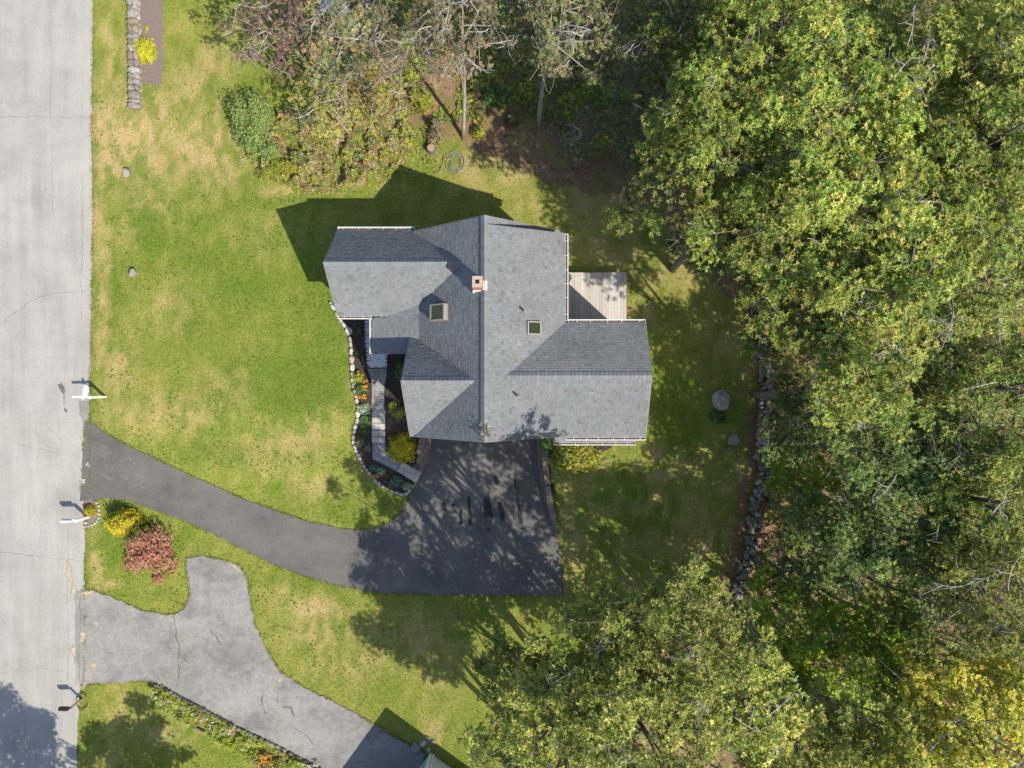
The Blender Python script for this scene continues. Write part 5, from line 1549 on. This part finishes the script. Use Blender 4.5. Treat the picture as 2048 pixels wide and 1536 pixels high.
bush('yellow green bush under the leaning trunk', 1055, 190, (0.7, .7, .8), 'yellowgreen', 320, .14, .07, 6, lobes=5)
bush('green bush in the shadow behind the forked trees', 700, 120, (0.9, 1.0, .9), 'green', 520, .14, .06, 6, lobes=5)

def spiky(label, px_, py_, r, n=70):
    rng = np.random.default_rng(int(px_))
    x, y, z = gnd(px_, py_)
    C = np.repeat(np.array([[x, y, z + .05]]), n // 7, 0) + rng.normal(0, .015, (n // 7, 3))
    A = np.tile(np.array([[0, 0, 1.0]]), (n // 7, 1)) + rng.normal(0, .1, (n // 7, 3))
    o = foliage_obj('yucca', leaves(rng, C, A, 7, r, .03, (.2, 1.2), [(.34, .38, .22), (.24, .31, .17), (.42, .42, .26), (.18, .25, .13)], .15))
    tag(o, label, 'plant')
spiky('spiky pale yucca beside the lower steps, nearer the stone edging', 722, 884, .42, 84)
spiky('spiky pale yucca nearer the paver walkway', 737, 897, .34, 70)

def flowers(label, px_, py_, r, cols, n, s=.05, h=.4, cat='flowers'):
    rng = np.random.default_rng(int(px_ * 3 + py_))
    x, y, z = gnd(px_, py_)
    C = np.stack([x + rng.uniform(-r[0], r[0], n), y + rng.uniform(-r[1], r[1], n), z + h * rng.uniform(.6, 1.1, n)], -1)
    o = thing('flower_clump', label, cat, (x, y, z))
    foliage_obj('blooms', leaves(rng, C, np.tile([[0.1, -.1, 1.0]], (n, 1)), 6, s, s * .7, (.0, .4), cols, .12), o, 'petal')
    m = MB()
    for c in C:
        m.tube([(c[0], c[1], z), tuple(c)], .006, 3)
    m.build('stems', plain('stem_green', (.08, .13, .03)), o)
ORG = [(.62, .24, .015), (.68, .30, .02), (.60, .18, .01)]
flowers('orange flowers nearest the walkway in the front bed', 733, 770, (.12, .28), ORG, 22, .06, .45)
flowers('orange flowers at the lower end of the perennials', 725, 793, (.25, .12), ORG, 26, .06, .4)
flowers('yellow daisies among the upper perennials', 715, 752, (.2, .2), [(.62, .55, .12), (.6, .52, .2)], 18, .05, .5)
flowers('orange marigolds beside the stone edging', 752, 951, (.18, .1), ORG, 26, .06, .22)
flowers('single pink bloom on the stone edging', 709, 770, (.05, .05), [(.62, .32, .30)], 5, .06, .2)

rng_ = np.random.default_rng(4)
C_ = np.column_stack([rng_.normal(-1.2, .13, 40), rng_.normal(-2.18, .16, 40), np.full(40, 7.98)])
o = foliage_obj('leaf_pile', leaves(rng_, C_, np.tile([[0, 0, 1.0]], (40, 1)) + rng_.normal(0, .4, (40, 3)), 5, .12, .06, (0, .6), [(.2, .15, .11), (.3, .27, .25), (.12, .10, .09), (.4, .38, .36)], .2))
tag(o, 'small pile of grey brown leaves caught on the ridge above the court', 'leaf pile')
# flower border along the lower driveway
FB = outline([(300, 1372), (325, 1372), (400, 1414), (470, 1451), (540, 1485), (600, 1517), (660, 1550), (640, 1580), (560, 1545), (490, 1515), (430, 1478), (370, 1440), (320, 1410)])
def in_area(rng, poly, n):
    P = np.array(poly); lo, hi = P.min(0), P.max(0)
    q = rng.uniform(lo, hi, (n * 4, 2)); q = q[inpoly(q[:, 0], q[:, 1], poly)][:n]
    return q
def carpet(name, label, poly, n, h, pal, L, W, k=5, mat='leaf', kind='stuff', clump=.5, cat='plants', z0=0.02, thr=0.0, seed=1, jit=.2, hexp=1.5):
    rng = np.random.default_rng(seed)
    q = in_area(rng, poly, n)
    f = fbm(q[:, 0] / clump, q[:, 1] / clump, seed + 5, 3)
    keep = f > thr
    q = q[keep]; f = f[keep]
    z = T(q[:, 0], q[:, 1]) + z0 + h * np.clip((f - thr) * 1.6, 0.05, 1.2) * rng.uniform(.2, 1, len(q)) ** (1 / hexp)
    pal_ = PAL[pal] if isinstance(pal, str) else pal
    g = (fbm(q[:, 0] / (clump * 1.6), q[:, 1] / (clump * 1.6), seed + 50, 2) * len(pal_) * 1.5 - len(pal_) * .25).astype(int).clip(0, len(pal_) - 1)
    g = np.where(rng.random(len(q)) < .3, rng.integers(0, len(pal_), len(q)), g)
    A = np.tile([[0, 0, 1.0]], (len(q), 1)) + rng.normal(0, .35, (len(q), 3))
    o = foliage_obj(name, leaves(rng, np.column_stack([q, z]), A, k, L, W, (0, .8), pal_, jit, g), None, mat, kind == 'stuff')
    o['label'] = label; o['category'] = cat
    return o
carpet('border_plants', 'leafy green plants of the flower border along the lower driveway', FB, 3600, .8, [(.36, .44, .05), (.28, .37, .05), (.45, .48, .06), (.2, .28, .05), (.4, .3, .15)], .14, .05, 6, clump=.5, seed=11, thr=.33, hexp=2.5)
carpet('border_flowers', 'small pink and white blooms dotting the lower driveway border', outline([(310, 1368), (420, 1424), (520, 1472), (500, 1485), (400, 1432), (330, 1400)]), 170, .7, [(.55, .35, .45), (.6, .5, .52), (.45, .2, .42), (.62, .58, .55)], .06, .045, 5, 'petal', clump=.5, seed=12, z0=.25)
flowers('orange blooms at the lower end of the driveway border', 536, 1512, (.35, .3), ORG + [(.6, .38, .03)], 60, .06, .45)
flowers('white blooms at the bottom edge of the driveway border', 620, 1530, (.6, .25), [(.68, .66, .64), (.6, .55, .56)], 70, .055, .4)
te = thing('timber_edging', 'dark timber edging sunk behind the lower flower border', 'edging', gnd(430, 1475))
for a, b in (((318, 1408), (322, 1416)), ((345, 1427), (366, 1440)), ((386, 1450), (410, 1462)), ((416, 1466), (446, 1484)), ((495, 1505), (508, 1512)), ((530, 1524), (560, 1540))):
    A = Vector(gnd(*a)); B = Vector(gnd(*b)); m = MB(); c = (A + B) / 2; d = B - A
    m.box((c.x, c.y, c.z + .06), (d.length, .09, .16), math.atan2(d.y, d.x)); m.build('timber', M['timber'], te)
ck = thing('curb_stones', 'row of low dark curb stones between lower driveway and flower border', 'curb', gnd(470, 1450))
for i in range(34):
    t = i / 33
    pxx = float(np.interp(t, [0, .15, .3, .55, .8, 1], [314, 360, 400, 470, 560, 655])); pyy = float(np.interp(t, [0, .15, .3, .55, .8, 1], [1369, 1393, 1414, 1452, 1494, 1544]))
    x, y, z = gnd(pxx, pyy); stone(ck, 'stone', x, y, z + .08, .36, .2, .28, -.52 + random.uniform(-.15, .15))

# low plants, litter and grass
UNDER = [survey(*p) for p in [(555, 230), (640, 210), (760, 225), (820, 240), (830, 285), (810, 330), (770, 352), (715, 372), (650, 384), (590, 380), (530, 340)]]
carpet('low_plants', 'mottled low plants in green, yellow and rust at the lawn edge', UNDER, 8500, 1.35, 'mix', .15, .07, 6, clump=.6, seed=21, thr=.36, hexp=3)
WEEDS = [survey(*p) for p in [(780, 250), (870, 270), (900, 320), (880, 350), (800, 355), (740, 380), (640, 392), (560, 388), (560, 370), (720, 360)]]
carpet('weeds', 'low bright weeds creeping from the thicket onto the lawn', WEEDS, 3000, .3, [(.32, .40, .05), (.24, .33, .05), (.4, .36, .15), (.36, .4, .06)], .1, .05, 5, clump=.5, seed=25, thr=.38)
NORTH = [survey(*p) for p in [(560, 230), (540, 120), (600, 0), (600, -150), (1500, -150), (1420, 200), (1330, 330), (1240, 330), (1150, 300), (1050, 230), (960, 240), (880, 250), (800, 250)]]
carpet('forest_undergrowth', 'patchy green undergrowth on the litter beneath the top trees', NORTH, 19000, 1.1, [(.18, .27, .055), (.28, .37, .05), (.42, .47, .05), (.24, .17, .09), (.15, .22, .06), (.22, .31, .05)], .15, .07, 6, clump=1.1, seed=22, thr=.36)
EAST = [survey(*p) for p in [(1522, 540), (1534, 700), (1552, 780), (1545, 860), (1545, 960), (1526, 1050), (1512, 1150), (1484, 1220), (1500, 1500), (1560, 1800), (2700, 1800), (2700, -300), (1500, -300), (1480, 300)]]
carpet('woodland_floor_plants', 'shaded green undergrowth covering the floor of the woods', EAST, 60000, 2.0, [(.15, .22, .05), (.21, .30, .045), (.30, .36, .05), (.17, .22, .065), (.19, .16, .07), (.13, .2, .065)], .20, .09, 6, clump=1.8, seed=23, thr=.12, hexp=2.5)

rng = np.random.default_rng(99)
q = in_area(rng, LITTER, 40000)
q = q[(np.abs(q[:, 0]) < 34) & (np.abs(q[:, 1]) < 27)]
z = T(q[:, 0], q[:, 1]) + .03
o = foliage_obj('leaf_litter', leaves(rng, np.column_stack([q, z]), np.tile([[0, 0, 1.0]], (len(q), 1)) + rng.normal(0, .25, (len(q), 3)), 3, .12, .08, (-.05, .3), [(.22, .145, .09), (.17, .115, .075), (.27, .18, .11), (.12, .085, .06), (.31, .22, .13)], .2), None, 'leaf_matte', True)
o['label'] = 'brown fallen leaves scattered under the trees'; o['category'] = 'leaf litter'
q = np.column_stack([rng.uniform(survey(1090, 0)[0], survey(1530, 0)[0], 1400), rng.uniform(survey(0, 1200)[1], survey(0, 300)[1], 1400)])
q = q[~inpoly(q[:, 0], q[:, 1], DRIVE) & ((q[:, 0] > 6.8) | (q[:, 1] > 7.8) | ((q[:, 1] < -3.2) & (q[:, 0] > 3.0)))]
o = foliage_obj('fallen_leaves', leaves(rng, np.column_stack([q, T(q[:, 0], q[:, 1]) + .05]), np.tile([[0, 0, 1.0]], (len(q), 1)) + rng.normal(0, .2, (len(q), 3)), 1, .11, .07, (-.05, .3), [(.26, .15, .07), (.30, .19, .10), (.20, .11, .06)], .2), None, 'leaf_matte', True)
o['label'] = 'single brown leaves scattered on the shaded back lawn'; o['category'] = 'leaf litter'

# grass blades
n = 260000
q = np.column_stack([rng.uniform(-24.6, 18.5, n), rng.uniform(-22.5, 22.5, n)])
bad = inpoly(q[:, 0], q[:, 1], ROAD) | inpoly(q[:, 0], q[:, 1], DRIVE) | inpoly(q[:, 0], q[:, 1], OLD) | inpoly(q[:, 0], q[:, 1], BED) | inpoly(q[:, 0], q[:, 1], WALLBED) | inpoly(q[:, 0], q[:, 1], ISLAND1) | inpoly(q[:, 0], q[:, 1], LITTER)
bad |= inpoly(q[:, 0], q[:, 1], PENTBED)
bad |= (q[:, 0] > -8.6) & (q[:, 0] < 6.2) & (q[:, 1] > -2.4) & (q[:, 1] < 7.4)
bad |= (q[:, 0] > court_w(q[:, 1]) - .3) & (q[:, 0] < court_e(q[:, 1]) + .3) & (q[:, 1] < -2.4) & (q[:, 1] > -8.5)
q = q[~bad]
gc = ground_col(q[:, 0], q[:, 1])
A = np.tile([[0, 0, 1.0]], (len(q), 1)) + rng.normal(0, .3, (len(q), 3))
kk = 3
co, fc, _ = leaves(rng, np.column_stack([q, T(q[:, 0], q[:, 1]) + .005]), A, kk, .075, .02, (.15, 1.1), [(1, 1, 1)], .1)
gl = np.repeat(gc, kk, 0) * np.exp(rng.normal(.10, .42, (len(q) * kk, 1)))
straw = rng.random(len(gl)) < .10
gl[straw] = np.array([.34, .28, .13]) * rng.uniform(.7, 1.1, (straw.sum(), 1))
o = foliage_obj('grass', (co, fc, np.repeat(gl, 3, 0)), None, 'grass', True)
o['label'] = 'short mown grass with straw coloured dry patches'; o['category'] = 'grass'

# blades creeping over the paved edges, clover in the turf, stray leaves on the paving
E_, Z_ = [], []
for poly, hf, lift in ((DRIVE, Tdrive, .026), (OLD, T, .032), (ROAD, T, .02)):
    for a, b in zip(poly, poly[1:] + poly[:1]):
        a = np.array(a[:2]); b = np.array(b[:2]); l = float(np.hypot(*(b - a)))
        if l > 40 or max(abs(a[0]), abs(b[0])) > 32:
            if l > 60:
                continue
        m_ = int(l * 55)
        t_ = rng.random((m_, 1)); nrm_ = np.array([-(b - a)[1], (b - a)[0]]) / max(l, 1e-6)
        p_ = a + (b - a) * t_ + nrm_ * rng.normal(0, .045, (m_, 1))
        ok = (np.abs(p_[:, 0]) < 31) & (np.abs(p_[:, 1]) < 24) & ~((p_[:, 0] > -5.6) & (p_[:, 0] < 2.9) & (p_[:, 1] > -8.6)) & (p_[:, 0] > -24.6)
        p_ = p_[ok]
        E_.append(p_); Z_.append(hf(p_[:, 0], p_[:, 1]) + lift)
E_ = np.concatenate(E_); Z_ = np.concatenate(Z_)
keep_ = fbm(E_[:, 0] * 1.5, E_[:, 1] * 1.5, 77, 3) > .42
E_, Z_ = E_[keep_], Z_[keep_]
gc = ground_col(E_[:, 0], E_[:, 1]) * .9 + np.array([.03, .02, .01])
co, fc, _ = leaves(rng, np.column_stack([E_, Z_]), np.tile([[0, 0, 1.0]], (len(E_), 1)) + rng.normal(0, .4, (len(E_), 3)), 3, .085, .022, (0, .9), [(1, 1, 1)], .1)
o = foliage_obj('edge_grass', (co, fc, np.repeat(np.repeat(gc, 3, 0) * np.exp(rng.normal(0, .35, (len(E_) * 3, 1))), 3, 0)), None, 'grass', True)
o['label'] = 'ragged grass creeping over the edges of road and driveways'; o['category'] = 'grass'
q = np.column_stack([rng.uniform(-24, -6, 5000), rng.uniform(-17, 17, 5000)])
q = q[(fbm(q[:, 0] * .9, q[:, 1] * .9, 88, 3) > .56) & ~(inpoly(q[:, 0], q[:, 1], ROAD) | inpoly(q[:, 0], q[:, 1], DRIVE) | inpoly(q[:, 0], q[:, 1], OLD) | inpoly(q[:, 0], q[:, 1], BED) | inpoly(q[:, 0], q[:, 1], WALLBED)) & ~((q[:, 0] > -9.0) & (q[:, 1] > -2.4) & (q[:, 1] < 8))]
o = foliage_obj('clover', leaves(rng, np.column_stack([q, T(q[:, 0], q[:, 1]) + .02]), np.tile([[0, 0, 1.0]], (len(q), 1)) + rng.normal(0, .2, (len(q), 3)), 6, .09, .05, (.05, .5), [(.11, .19, .03), (.14, .22, .035), (.17, .24, .05), (.2, .22, .05)], .2), None, 'grass', True)
o['label'] = 'patches of clover and weeds in the front lawn'; o['category'] = 'clover'
q = np.column_stack([rng.uniform(-24, 2.5, 1500), rng.uniform(-20, 0, 1500)])
q = q[inpoly(q[:, 0], q[:, 1], DRIVE) | (inpoly(q[:, 0], q[:, 1], OLD) & (rng.random(len(q)) < .5))][:330]
zq = np.where(inpoly(q[:, 0], q[:, 1], DRIVE), Tdrive(q[:, 0], q[:, 1]), T(q[:, 0], q[:, 1])) + .05
o = foliage_obj('stray_leaves', leaves(rng, np.column_stack([q, zq]), np.tile([[0, 0, 1.0]], (len(q), 1)) + rng.normal(0, .2, (len(q), 3)), 1, .085, .06, (-.05, .3), [(.3, .2, .1), (.25, .15, .08), (.36, .3, .12)], .2), None, 'leaf_matte', True)
o['label'] = 'stray dry leaves scattered over the driveways'; o['category'] = 'leaf litter'
